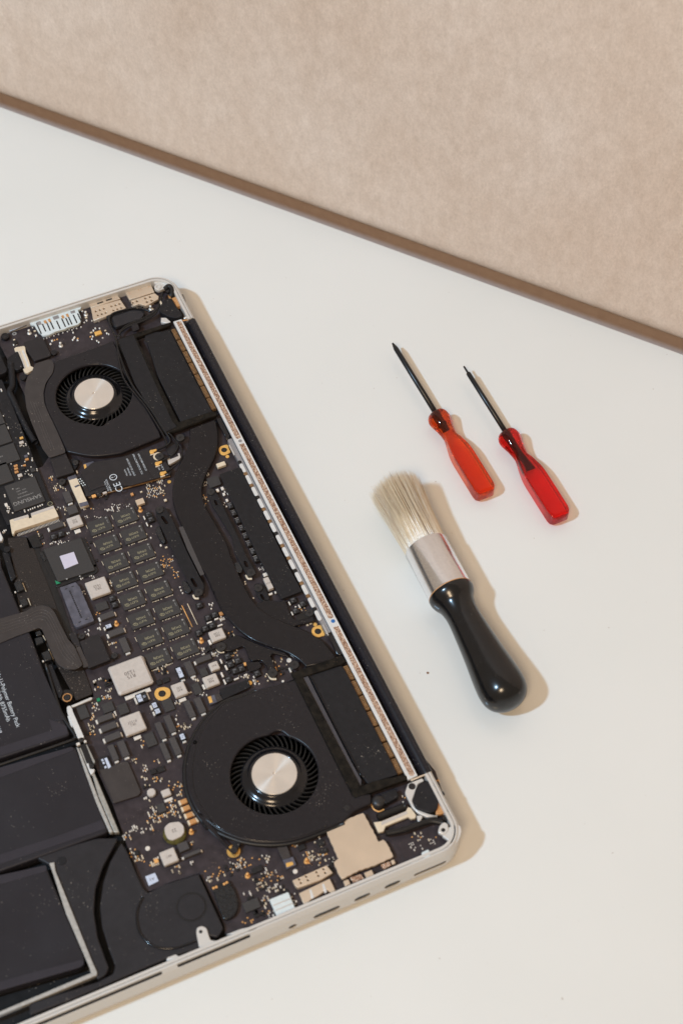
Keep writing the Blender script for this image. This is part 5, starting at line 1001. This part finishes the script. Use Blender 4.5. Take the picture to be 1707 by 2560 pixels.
# pale two-dimensional label patch on the board corner and a few white dots
PL('pale_label', 'TQ', [(605, 1035), (725, 990), (770, 1090), (650, 1150)], 'label', -4.7, .1, b=.02); ptext('AY', 'TQ', 685, 1065, 1.3, -100, 'inkb', -4.66)
for t_, x_, y_, r_ in (('TQ', 635, 687, 1.05), ('TU', 933, 383, 1.05), ('TN', 1265, 587, 1.15), ('TN', 878, 810, 1.2), ('T5', 5, 640, 0.1), ('TN', 1205, 792, .6)):
    g = L(t_, x_, y_, -4.3); disc('test_pad', g[0], g[1], r_, -4.5, .4, M['gold' if (t_, x_) == ('TN', 878) else 'silver'], laptop, 16, .1)
PL('white_tab', 'T5', [(-80, 540), (0, 555), (45, 650), (30, 690), (-80, 690)], 'white_metal', -1.2, 2, b=.3)
# gold trace bars beside the memory
for p_ in (((1020, 70), (1155, 350)), ((1092, 45), (1222, 320))):
    tube('solder_bead_line', [(*L('TA', *p_[0], -4.7), -4.85), (*L('TA', *p_[1], -4.7), -4.85)], .22, M['copper' if p_[0][0] == 1020 else 'cream'], laptop, 6)
# ---- scattered tiny parts
SM, TN_, CU, BK = Many(), Many(), Many(), Many()
def cluster(t, pts):                                    # explicit tiny joints: (x, y, kind)
    for x_, y_, k in pts:
        x, y = L(t, x_, y_, -4.6); s = .32 + random.random()*.16
        if k == 'o': CU.dot(x, y, .48, -5, -4.75)
        elif k == 'w': SM.box(x-s*1.3, y-s, x+s*1.3, y+s, -5, -4.4, .08)
        elif k == 't': TN_.box(x-s, y-s*1.5, x+s, y+s*1.5, -5, -4.4, .08)
        elif k == 'd': SM.dot(x, y, .45, -5, -4.6)
def scatter(t, cx, cy, rx, ry, n, mix='wwtodb', smin=.28, smax=.5):
    a, c = L(t, cx-rx, cy, -4.6), L(t, cx+rx, cy, -4.6); d_, e_ = L(t, cx, cy-ry, -4.6), L(t, cx, cy+ry, -4.6); o = L(t, cx, cy, -4.6)
    ux, uy = (c[0]-a[0])/2, (c[1]-a[1])/2; vx, vy = (e_[0]-d_[0])/2, (e_[1]-d_[1])/2
    for i in range(max(3, int(n*.85))):
        p, q = random.uniform(-1, 1), random.uniform(-1, 1)
        x = round((o[0]+ux*p+vx*q)/.85)*.85; y = round((o[1]+uy*p+vy*q)/.85)*.85; k = random.choice(mix + ('ot' if 'o' in mix or 't' in mix else '')); s = random.uniform(smin, smax)
        l_ = random.choice((1, 1.5)); w_ = 2.5/ (1+l_)
        if k == 'w': SM.box(x-s*l_*.8, y-s*w_*.6, x+s*l_*.8, y+s*w_*.6, -5, -4.45+random.random()*.2, .06)
        elif k == 't': TN_.box(x-s*l_*.8, y-s*w_*.6, x+s*l_*.8, y+s*w_*.6, -5, -4.45, .06)
        elif k == 'o': CU.dot(x, y, .36, -5, -4.8)
        elif k == 'd': SM.dot(x, y, .3, -5, -4.7)
        elif k == 'b': BK.box(x-.7, y-.6, x+.7, y+.6, -5, -4.3, .1)
cluster('T1', [(430, 830, 'd'), (475, 935, 'w'), (575, 980, 'w'), (615, 965, 'd'), (650, 950, 'd'), (672, 932, 'd'), (708, 935, 'd'), (730, 910, 'd'), (768, 915, 'd'), (825, 895, 'd'), (885, 878, 'd'), (907, 855, 'd'), (945, 858, 'd'), (965, 835, 'd'), (1005, 838, 'd'), (1062, 820, 'd'), (1105, 762, 'd'), (1080, 612, 'w'), (960, 895, 'w'), (980, 955, 'w'), (970, 970, 'w'), (955, 990, 'w'), (1020, 968, 'o'), (1018, 995, 'w'), (750, 980, 'o'), (715, 990, 'o'), (685, 1003, 'w'), (665, 1045, 'w'), (190, 990, 't'), (215, 1045, 'w'), (185, 1055, 'w'), (1205, 740, 'd'), (1295, 745, 'd'), (1250, 840, 'w'), (1225, 868, 'w'), (1195, 895, 't'), (1215, 945, 'w'), (1185, 945, 'o'), (1205, 980, 'w'), (1305, 840, 'w'), (1380, 868, 't'), (1400, 905, 'w'), (1425, 915, 'w'), (1345, 963, 'd'), (1270, 1003, 'w'), (1295, 1020, 'w'), (1135, 738, 'w'), (460, 875, 't'), (1130, 700, 't')])
g = L('T1', 192, 908, -4.8); disc('board_ring', g[0], g[1], 1.15, -4.9, .1, M['inkg'], laptop, 24, .02, .5)
g = L('T1', 70, 940, -3); disc('black_stud', g[0], g[1], 2.2, -2.6, 2, M['rotor'], laptop, 20, .5); C('silver_chip', 'T1', 200, 1020, 2.4, 1.5, 'chipd', -3.6, 1)
PL('board_shield', 'T1', [(110, 830), (370, 750), (385, 780), (130, 880)], 'alu_dark', -3.0, 1, b=.2); 
scatter('T6', 530, 60, 80, 70, 46, 'ddddwt', .2, .3); scatter('T6', 660, 50, 30, 45, 10, 'dwt'); cluster('T6', [(700, 165, 't'), (385, 50, 't'), (515, 497, 'd'), (765, 357, 'd'), (890, 1292, 'd'), (925, 1370, 'd'), (905, 1338, 'w'), (712, 775, 't'), (640, 750, 'w'), (510, 650, 'w')])
scatter('T6', 730, 960, 80, 90, 40, 'dto', .12, .2); scatter('T6', 120, 230, 120, 26, 30, 'ddw', .15, .28); scatter('T6', 850, 1120, 40, 50, 14, 'tdo', .15, .25)
scatter('TP', 965, 720, 30, 40, 14, 'dwd', .2, .3); scatter('TP', 1010, 605, 35, 25, 5, 'w'); scatter('TP', 985, 1000, 25, 60, 8, 'wwt'); scatter('TP', 965, 890, 25, 40, 8, 'wwt')
scatter('TP', 1260, 830, 50, 60, 12, 'wwd')
scatter('T7', 120, 900-60, 20, 40, 4, 'dw'); scatter('T8', 610, 210, 40, 50, 16, 'ddb', .15, .25); scatter('T8', 1150, 745, 60, 30, 10, 'wot', .2, .3); scatter('T8', 1130, 850, 50, 22, 12, 'dww', .15, .25); cluster('T8', [(1085, 950, 't'), (1195, 955, 't'), (1238, 935, 't'), (1175, 915, 'w'), (1040, 713, 'd'), (490, 600, 'd'), (565, 675, 't'), (380, 387, 'd'), (385, 415, 'd'), (730, 540, 'w')])
for a_ in (('TN', 535, 540, 40, 25, 16, 'ttwd'), ('TN', 430, 500, 30, 35, 14, 'wtwd'), ('TN', 500, 60, 22, 40, 9, 'ww'), ('TN', 600, 200, 30, 50, 10, 'wwt'), ('TN', 690, 320, 45, 60, 12, 'tbb'), ('TN', 730, 510, 30, 40, 10, 'tbo'), ('TN', 800, 745, 70, 20, 22, 'twd'), ('TN', 950, 790, 40, 40, 10, 'wt'), ('TN', 1190, 680, 60, 50, 22, 'tob'), ('TN', 1150, 590, 50, 20, 8, 'tw'), ('TN', 1075, 650, 20, 40, 8, 'tt'), ('TN', 1045, 770, 20, 40, 6, 'tw'), ('TN', 30, 690, 60, 30, 24, 'ttb'), ('TN', 20, 640, 50, 18, 14, 'wt'), ('TN', 350, 770, 30, 20, 10, 'wtw'), ('TN', 310, 920, 40, 25, 6, 'wt'), ('TN', 410, 920, 50, 14, 8, 'ww'), ('TN', 170, 1015, 25, 20, 6, 'tw'), ('TN', 400, 400, 25, 20, 8, 'wo'), ('TN', 650, 660, 40, 70, 10, 'wb'), ('TN', 705, 590, 25, 60, 8, 'wt'),
           ('T5', 60, 560, 40, 20, 5, 'w'), ('T5', 800, 265, 60, 14, 5, 'w'), ('T5', 900, 600, 14, 30, 4, 'w'), ('T5', 1180, 1170, 150, 26, 16, 'dw'), ('T5', 1080, 1350, 30, 40, 6, 'd'), ('T5', 740, 720, 90, 20, 6, 'w'), ('T5', 800, 700, 140, 10, 16, 'd'), ('T5', 1150, 760, 40, 60, 10, 'tb'), ('T5', 1230, 1000, 30, 60, 8, 'b'), ('T5', 540, 650, 50, 80, 14, 'tbb'), ('T5', 870, 310, 20, 50, 6, 't'), ('T5', 1470, 280, 90, 26, 18, 'dw'), ('T5', 1150, 270, 80, 10, 6, 'wt'), ('T5', 1230, 380, 110, 10, 18, 'd'), ('T5', 1450, 1290, 20, 60, 8, 'twd'),
           ('T9', 1300, 360, 30, 50, 6, 'ww'), ('T9', 1280, 150, 20, 60, 5, 'tw'), ('T9', 1140, 430, 30, 50, 8, 'wd'), ('T9', 1470, 580, 60, 40, 12, 'wtt'), ('T9', 1400, 1080, 60, 50, 16, 'otwb'), ('T9', 1270, 1130, 40, 50, 10, 'wbt'), ('T9', 1390, 1270, 70, 25, 16, 'wdo'), ('T9', 1260, 1400, 50, 50, 16, 'wdt'), ('T9', 1420, 1190, 40, 30, 8, 'tw'), ('T9', 1280, 1030, 60, 30, 6, 'w'),
           ('TB', 1190, 150, 30, 60, 8, 'oot'), ('TB', 1170, 60, 60, 40, 8, 'ot'), ('TB', 1200, 240, 50, 60, 14, 'wtb'), ('TB', 1470, 30, 60, 40, 5, 'w'),
           ('TC', 600, 400, 20, 60, 8, 'wt'), ('TC', 505, 650, 20, 50, 6, 'wt'), ('TC', 640, 740, 30, 60, 10, 'ttw'), ('TC', 640, 850, 40, 40, 10, 'two'), ('TC', 800, 870, 60, 30, 12, 'otw'), ('TC', 790, 640, 60, 16, 5, 'owd'), ('TC', 660, 960, 50, 40, 8, 'twb'), ('TC', 660, 1130, 40, 20, 6, 'wt'), ('TC', 1040, 960, 90, 60, 18, 'tow'), ('TC', 1100, 1060, 50, 40, 8, 'tt'), ('TC', 1120, 200, 60, 50, 14, 'ttw'), ('TC', 1200, 190, 40, 30, 8, 'wt'), ('TC', 1050, 90, 30, 40, 4, 'ww'), ('TC', 1000, 1200, 60, 60, 14, 'wot'), ('TC', 1060, 1280, 40, 50, 8, 'otd'),
           ('TQ', 700, 230, 60, 60, 16, 'ottw'), ('TQ', 780, 320, 90, 45, 26, 'oottw'), ('TQ', 640, 330, 30, 50, 6, 'ow'), ('TQ', 520, 460, 70, 40, 14, 'www'), ('TQ', 400, 520, 60, 60, 14, 'wwt'), ('TQ', 660, 430, 50, 40, 10, 'wwt'), ('TQ', 550, 820, 60, 40, 18, 'tto'), ('TQ', 450, 740, 40, 60, 10, 'wt'), ('TQ', 720, 840, 50, 60, 18, 'tow'), ('TQ', 980, 950, 60, 50, 12, 'ttb'), ('TQ', 1190, 630, 50, 30, 8, 'wot'), ('TQ', 1180, 870, 30, 25, 4, 'w'), ('TQ', 950, 220, 60, 60, 12, 'otw'), ('TQ', 1010, 300, 40, 30, 5, 'tw'),
           ('TU', 430, 300, 90, 55, 26, 'owtd'), ('TU', 350, 340, 60, 50, 12, 'wwb'), ('TU', 240, 380, 80, 50, 16, 'wtob'), ('TU', 120, 420, 60, 60, 12, 'tow'), ('TU', 640, 260, 70, 40, 12, 'wwt'), ('TU', 700, 430, 110, 50, 34, 'ootwb'), ('TU', 650, 360, 40, 50, 8, 'tw'), ('TU', 600, 540, 60, 50, 22, 'ttwb'), ('TU', 560, 480, 60, 30, 10, 'otb'), ('TU', 740, 560, 110, 40, 24, 'wwtb'), ('TU', 640, 730, 40, 100, 20, 'wwt'), ('TU', 700, 800, 30, 40, 6, 'wd'), ('TU', 930, 680, 30, 70, 10, 'wd'), ('TU', 470, 860, 70, 35, 8, 'oo'), ('TU', 480, 600, 40, 25, 6, 'w'), ('TU', 520, 700, 110, 60, 14, 'bb'), ('TU', 580, 800, 80, 40, 10, 'bb'), ('TU', 1060, 230, 100, 50, 26, 'otwb'), ('TU', 960, 110, 60, 30, 10, 'wwt'), ('TU', 1160, 80, 40, 70, 10, 'wt'), ('TU', 1180, 250, 60, 50, 14, 'owt'), ('TU', 1280, 310, 30, 70, 14, 'db'), ('TU', 1130, 310, 60, 16, 6, 'o'),
           ('TF', 1010, 750, 120, 50, 16, 'ddt'), ('TF', 950, 850, 110, 26, 12, 'ddw'), ('TF', 820, 400, 30, 60, 8, 'tow'), ('TF', 1080, 790, 60, 30, 8, 'dd'), ('TF', 1150, 240, 20, 60, 6, 'tt'),
           ('T2', 1380, 590, 30, 50, 5, 'td'), ('T2', 900, 560, 60, 40, 5, 't'), ('T4', 540, 1430, 100, 70, 34, 'ddwt'), ('T4', 650, 1420, 50, 60, 12, 'dwt'), ('T4', 660, 1500, 30, 30, 8, 'dt'), ('T3', 1010, 1255, 20, 20, 3, 'w'), ('T3', 780, 1450, 90, 50, 24, 'ttd'), ('T5', 1240, 30, 50, 40, 6, 'wt'), ('T5', 1320, 90, 100, 40, 14, 'wwb'), ('T3', 640, 1330, 60, 40, 6, 't')): scatter(*a_)
C('small_component', 'T5', 1228, 95, 2.2, 2.0, 'copper', -2.2, .8); C('small_component', 'T5', 1370, 50, 2.0, 2.0, 'ind', -2.2, .8); C('small_component', 'T5', 1300, 85, 1.8, 2.0, 'chipd', -2.2, .6)
C('small_component', 'T9', 1290, 1298, 1.6, 1.5, 'green', -4, 1); C('small_component', 'TQ', 740, 840, 1.8, 1.8, 'copper', -4, .8)
SM.make('solder_joints', M['silver'], laptop); TN_.make('ceramic_capacitors', M['cream'], laptop); CU.make('copper_vias', M['copper'], laptop); BK.make('tiny_chips', M['chipd'], laptop)
#@@TOOLS
# ------------------------------------------------------------------ tools on the table
def axis_empty(name, p0, p1, z0, z1, roll=0.0):         # local +X runs from p0 to p1 (world mm)
    a = Vector((p0.x, p0.y, z0)); b = Vector((p1.x, p1.y, z1)); d = (b-a); ln = d.length; d.normalize()
    yv = Vector((0, 0, 1)).cross(d).normalized(); zv = d.cross(yv)
    e = empty(name, a); q = Matrix((d, yv, zv)).transposed(); e.rotation_euler = (q @ Matrix.Rotation(roll, 3, 'X')).to_euler(); return e, ln
def red_acrylic(name, c, depth):
    m, nt, b = new_mat(name); n, l = nt.nodes, nt.links
    b.inputs['Base Color'].default_value = (*c, 1); b.inputs['Transmission Weight'].default_value = 1.0; b.inputs['IOR'].default_value = 1.47; b.inputs['Roughness'].default_value = 0.03
    tr = n.new('ShaderNodeBsdfTransparent'); tr.inputs[0].default_value = (*[min(1, v*1.0) for v in c], 1)
    mx = n.new('ShaderNodeMixShader'); mx.inputs[0].default_value = depth
    tl = n.new('ShaderNodeBsdfTranslucent'); tl.inputs[0].default_value = (*c, 1)
    m2 = n.new('ShaderNodeMixShader'); m2.inputs[0].default_value = .015
    out = n['Material Output']
    l.new(b.outputs[0], mx.inputs[1]); l.new(tr.outputs[0], mx.inputs[2]); l.new(mx.outputs[0], m2.inputs[1]); l.new(tl.outputs[0], m2.inputs[2]); l.new(m2.outputs[0], out.inputs['Surface'])
    return m
def ngon_loft(name, rings, m, parent, smooth=False):     # rings: (x, [(y, z)...])
    vs, fs = [], []; n = len(rings[0][1])
    for x, rg in rings: vs += [(x, y, z) for y, z in rg]
    for j in range(len(rings)-1): fs += [(j*n+i, j*n+(i+1) % n, (j+1)*n+(i+1) % n, (j+1)*n+i) for i in range(n)]
    fs += [tuple(reversed(range(n))), tuple(range((len(rings)-1)*n, len(rings)*n))]
    me = mesh(name, vs, fs, m); bm = bmesh.new(); bm.from_mesh(me); bmesh.ops.recalc_face_normals(bm, faces=bm.faces); bm.to_mesh(me); bm.free()
    if smooth: me.polygons.foreach_set('use_smooth', [True]*len(me.polygons))
    return link(name, me, parent)
def driver(label, tip, neck, end, c, wedge, core_len, tipkind, dp):
    zt = 5.6
    pt, pn, pe = W(*tip, 7.2), W(*neck, 6.3), W(*end, 4.6)
    e, ln = axis_empty('screwdriver', pt, pe, 7.2, 4.6)
    setp(e, label, 'screwdriver', 'red handled screwdrivers')
    sl = (pn-pt).length; hl_ = (pe-pt).length - sl
    mt = red_acrylic('red_acrylic_' + ('orange' if c[1] > .1 else 'deep'), c, dp)
    s = hl_/50.0
    # (x, half width, half height, squareness 0-1, lobe depth)
    pr = [(0, 3.4, 3.4, 0, 0), (.3, 4.6, 4.6, 0, .12), (1.5, 5.4, 5.4, 0, .3), (3.2, 5.9, 5.8, 0, .45), (4.8, 5.75, 5.7, 0, .5), (6.8, 5.2, 5.1, 0, .45), (9, 4.5, 4.4, 0, .4), (12, 3.95, 3.85, .05, .25), (14.5, 3.75, 3.6, .15, .1), (17.5, 4.0, 3.7, .4, 0), (20.5, 4.6, 3.9, .8, 0), (23, 5.1, 4.1, 1, 0), (25.5, 5.35, 4.25, 1, 0), (28, 5.45, 4.3, 1, 0), (46.4, 5.45, 4.3, 1, 0), (48.2, 5.1, 4.0, 1, 0), (49.5, 4.1, 3.2, .8, 0), (50.1, 2.5, 1.9, .5, 0)]
    rings = []
    for x, w_, h_, sq_, lobe in pr:
        rg = []; pw = 2 + 13*sq_
        for i in range(48):
            a = 2*math.pi*i/48; c_, s_ = math.cos(a), math.sin(a)
            if sq_ > .3:
                rr = 1/((abs(c_)/w_)**pw + (abs(s_)/h_)**pw)**(1/pw); y_, z_ = rr*c_, rr*s_
            else: y_, z_ = (w_ + lobe*math.cos(6*a)*.45)*c_, (h_ + lobe*math.cos(6*a)*.45)*s_
            rg.append((y_, z_))
        rings.append((sl + x*s, rg))
    h = ngon_loft('handle', rings, mt, e)
    md = h.modifiers.new('soft_edges', 'BEVEL'); md.width = 0.0003; md.segments = 2; md.limit_method = 'ANGLE'; md.angle_limit = R(25)
    for p in h.data.polygons: p.use_smooth = True
    cr_ = lambda r, n=16: [(r*math.cos(2*math.pi*i/n), r*math.sin(2*math.pi*i/n)) for i in range(n)]
    fl = lambda w, t: [(max(-w, min(w, y*w*1.6)), max(-t, min(t, z*t*1.6))) for y, z in cr_(1)]
    M['shaft'] = M.get('shaft') or mat('blackened_steel', (.006, .006, .007), .32, 0, .3, 800, spec=.5)
    if tipkind == 'taper': rg = [(0, cr_(.45)), (.3, cr_(.55)), (3.6, cr_(1.25)), (4.4, cr_(1.35)), (sl+.2, cr_(1.38))]
    else: rg = [(0, cr_(.42)), (.2, cr_(.5)), (4.2, cr_(.58)), (4.9, cr_(1.15)), (5.5, cr_(1.25)), (sl+.2, cr_(1.3))]
    ngon_loft('shaft', rg, M['shaft'], e, True)
    cm_ = mat('dark_core_'+tipkind, (.02, .003, .003), .35, 0, .3, 500)
    if wedge: ng = [(sl+.25, cr_(1.28)), (sl+core_len*.55, cr_(1.28)), (sl+core_len*.8, fl(1.6, .9)), (sl+core_len, fl(2.4, .5))]
    else: ng = [(sl+.25, cr_(1.36)), (sl+core_len*.5, cr_(1.36)), (sl+core_len*.6, fl(1.7, .9)), (sl+core_len*.75, cr_(1.3)), (sl+core_len, cr_(1.3))]
    ngon_loft('shaft_core', ng, cm_, e, False)
    return e
driver('orange-red clear handled screwdriver with a tapered black tip, nearer the brush bristles', ('S', 981, 858), ('TS', 462, 612), ('TS', 802, 1218), (1.0, .20, .05), False, 12.0, 'taper', .12)
driver('deep crimson clear handled screwdriver with a thin stepped black tip, farther from the brush', ('S', 1159, 916), ('TS', 960, 755), ('TS', 1342, 1392), (1.0, .06, .065), True, 26.0, 'step', .12)
# ---- brush
def brush():
    zt = 11.6
    p0, p1 = W('TR', 292, 150, 11.8), W('TR', 1218, 1872, 11.6)
    e, ln = axis_empty('brush', p0, p1, 11.8, 11.6); setp(e, 'round dusting brush with cream bristles, silver ferrule and glossy black handle', 'brush')
    d = (p1-p0).normalized()
    along = lambda t, x, y: (W(t, x, y, zt) - p0).dot(d)
    f0, f1 = along('TR', 560, 697), along('TR', 757, 1045)
    fr = mat('brushed_tin_ferrule', (.88, .88, .90), .19, .95, .05, 900, 0.05, dust=.5, dustcol=(.5, .5, .55), rvar=.05)
    def lt(name, prof, m, seg=72):
        vs, fs = [], []
        for x, r in prof: vs += [(x, r*math.cos(i*2*math.pi/seg), r*math.sin(i*2*math.pi/seg)) for i in range(seg)]
        for j in range(len(prof)-1): fs += [(j*seg+i, j*seg+(i+1) % seg, (j+1)*seg+(i+1) % seg, (j+1)*seg+i) for i in range(seg)]
        me = mesh(name, vs, fs, m, True); bm = bmesh.new(); bm.from_mesh(me); bmesh.ops.recalc_face_normals(bm, faces=bm.faces); bm.to_mesh(me); bm.free()
        return link(name, me, e)
    lt('ferrule', [(f0+2, 10.5), (f0, 10.6), (f0-.15, 10.8), (f0+.1, 10.95), (f1-.6, 10.95), (f1-.2, 11.05), (f1, 11.0), (f1+.05, 10.6)], fr)
    hs = (along('TR', 1240, 1945) - f1)/70.4; print('BRUSH', f0, f1, ln, hs)
    hb = lt('handle', catmull([(f1 + (x_-f1)*hs, r_) for x_, r_ in [(f1-.1, 10.6), (f1+.1, 11.0), (f1+.9, 11.15), (f1+2.6, 11.0), (f1+4.8, 10.2), (f1+7.4, 8.9), (f1+10.2, 8.25), (f1+13.5, 7.9), (f1+18, 7.95), (f1+26, 8.5), (f1+38, 9.5), (f1+48, 10.6), (f1+54, 11.15), (f1+59, 11.3), (f1+63.5, 10.6), (f1+67, 8.6), (f1+69.3, 5.4), (f1+70.2, 2.0), (f1+70.4, 0.01)]], 5, False), mat('gloss_black_lacquer', (.006, .006, .0068), .21, 0, .2, 300, coat=.12, dust=.3))
    lt('seam', [(f1-.15, 11.08), (f1+.12, 11.2), (f1+.3, 11.1)], M['tan'])
    rb = random.Random(3); vs, fs = [], []
    L0 = f0
    cols = [mat('bristle_cream', (.96, .90, .81), .45, 0, .1, 500), mat('bristle_brown', (.36, .23, .14), .5, 0, .15, 500), mat('bristle_white', (.85, .82, .74), .4, 0, .05, 500)]
    for m_ in cols:
        nt_ = m_.node_tree; tl_ = nt_.nodes.new('ShaderNodeBsdfTranslucent'); tl_.inputs[0].default_value = (1.0, .93, .82, 1) if m_ is not cols[1] else (.5, .34, .2, 1)
        mx_ = nt_.nodes.new('ShaderNodeMixShader'); mx_.inputs[0].default_value = .68
        nt_.links.new(nt_.nodes['Principled BSDF'].outputs[0], mx_.inputs[1]); nt_.links.new(tl_.outputs[0], mx_.inputs[2]); tr_ = nt_.nodes.new('ShaderNodeBsdfTransparent'); m3_ = nt_.nodes.new('ShaderNodeMixShader'); m3_.inputs[0].default_value = .15; nt_.links.new(mx_.outputs[0], m3_.inputs[1]); nt_.links.new(tr_.outputs[0], m3_.inputs[2]); nt_.links.new(m3_.outputs[0], nt_.nodes['Material Output'].inputs['Surface'])
    idx = []
    for k in range(3800):
        u = math.sqrt(rb.random()); a = rb.uniform(0, 2*math.pi)
        y0, z0 = 10.3*u*math.cos(a), 10.3*u*math.sin(a)
        spread = 1.22 + rb.gauss(0, .05) + (.25*rb.random() if rb.random() < .04 else 0)
        y1, z1 = y0*spread + rb.gauss(0, .35), max(z0*spread*0.98 + rb.gauss(0, .35), -11.3)
        xe = rb.gauss(3.0, 1.5) + 3.5*u*u
        if rb.random() < .03: xe -= rb.random()*2.5
        pts = [(L0+1.5, y0, z0), (L0*.55, y0+(y1-y0)*.38, z0+(z1-z0)*.38), (max(xe, -3), y1, z1)]
        r_ = rb.uniform(.06, .115); o = len(vs)
        for j, (x, y, z) in enumerate(pts):
            rr = r_*(1, 1, .35)[j]
            for q in range(3): an = 2*math.pi*q/3 + a; vs.append((x, y+rr*math.cos(an), z+rr*math.sin(an)))
        mi = rb.choices((0, 1, 2), (6, .8, 6))[0]
        for j in range(2):
            for q in range(3): fs.append((o+3*j+q, o+3*j+(q+1) % 3, o+3*j+3+(q+1) % 3, o+3*j+3+q)); idx.append(mi)
    me = mesh('bristles', vs, fs, cols[0]); me.materials.append(cols[1]); me.materials.append(cols[2]); me.polygons.foreach_set('material_index', idx)
    b = link('bristles', me, e); b['kind'] = 'stuff'
    lt('bristle_core', [(L0+1, 10.2), (L0*.85, 10.0), (L0*.62, 9.6), (L0*.48, 7.0), (L0*.42, .01)], mat('packed_bristle', (.93, .87, .75), .8, 0, .35, 1500))
brush()
p = W('TR', 592, 1668, .3)
cr_b = bmesh.new(); bmesh.ops.create_icosphere(cr_b, subdivisions=2, radius=.55*MM)
for v in cr_b.verts: v.co *= random.uniform(.75, 1.2); v.co.z *= .6
me = bpy.data.meshes.new('crumb'); cr_b.to_mesh(me); cr_b.free(); me.materials.append(mat('brown_crumb', (.20, .09, .04), .7, 0, .4, 2000))
setp(link('crumb', me, None, (p.x, p.y, .3)), 'tiny brown crumb alone on the white table between laptop and brush', 'crumb')
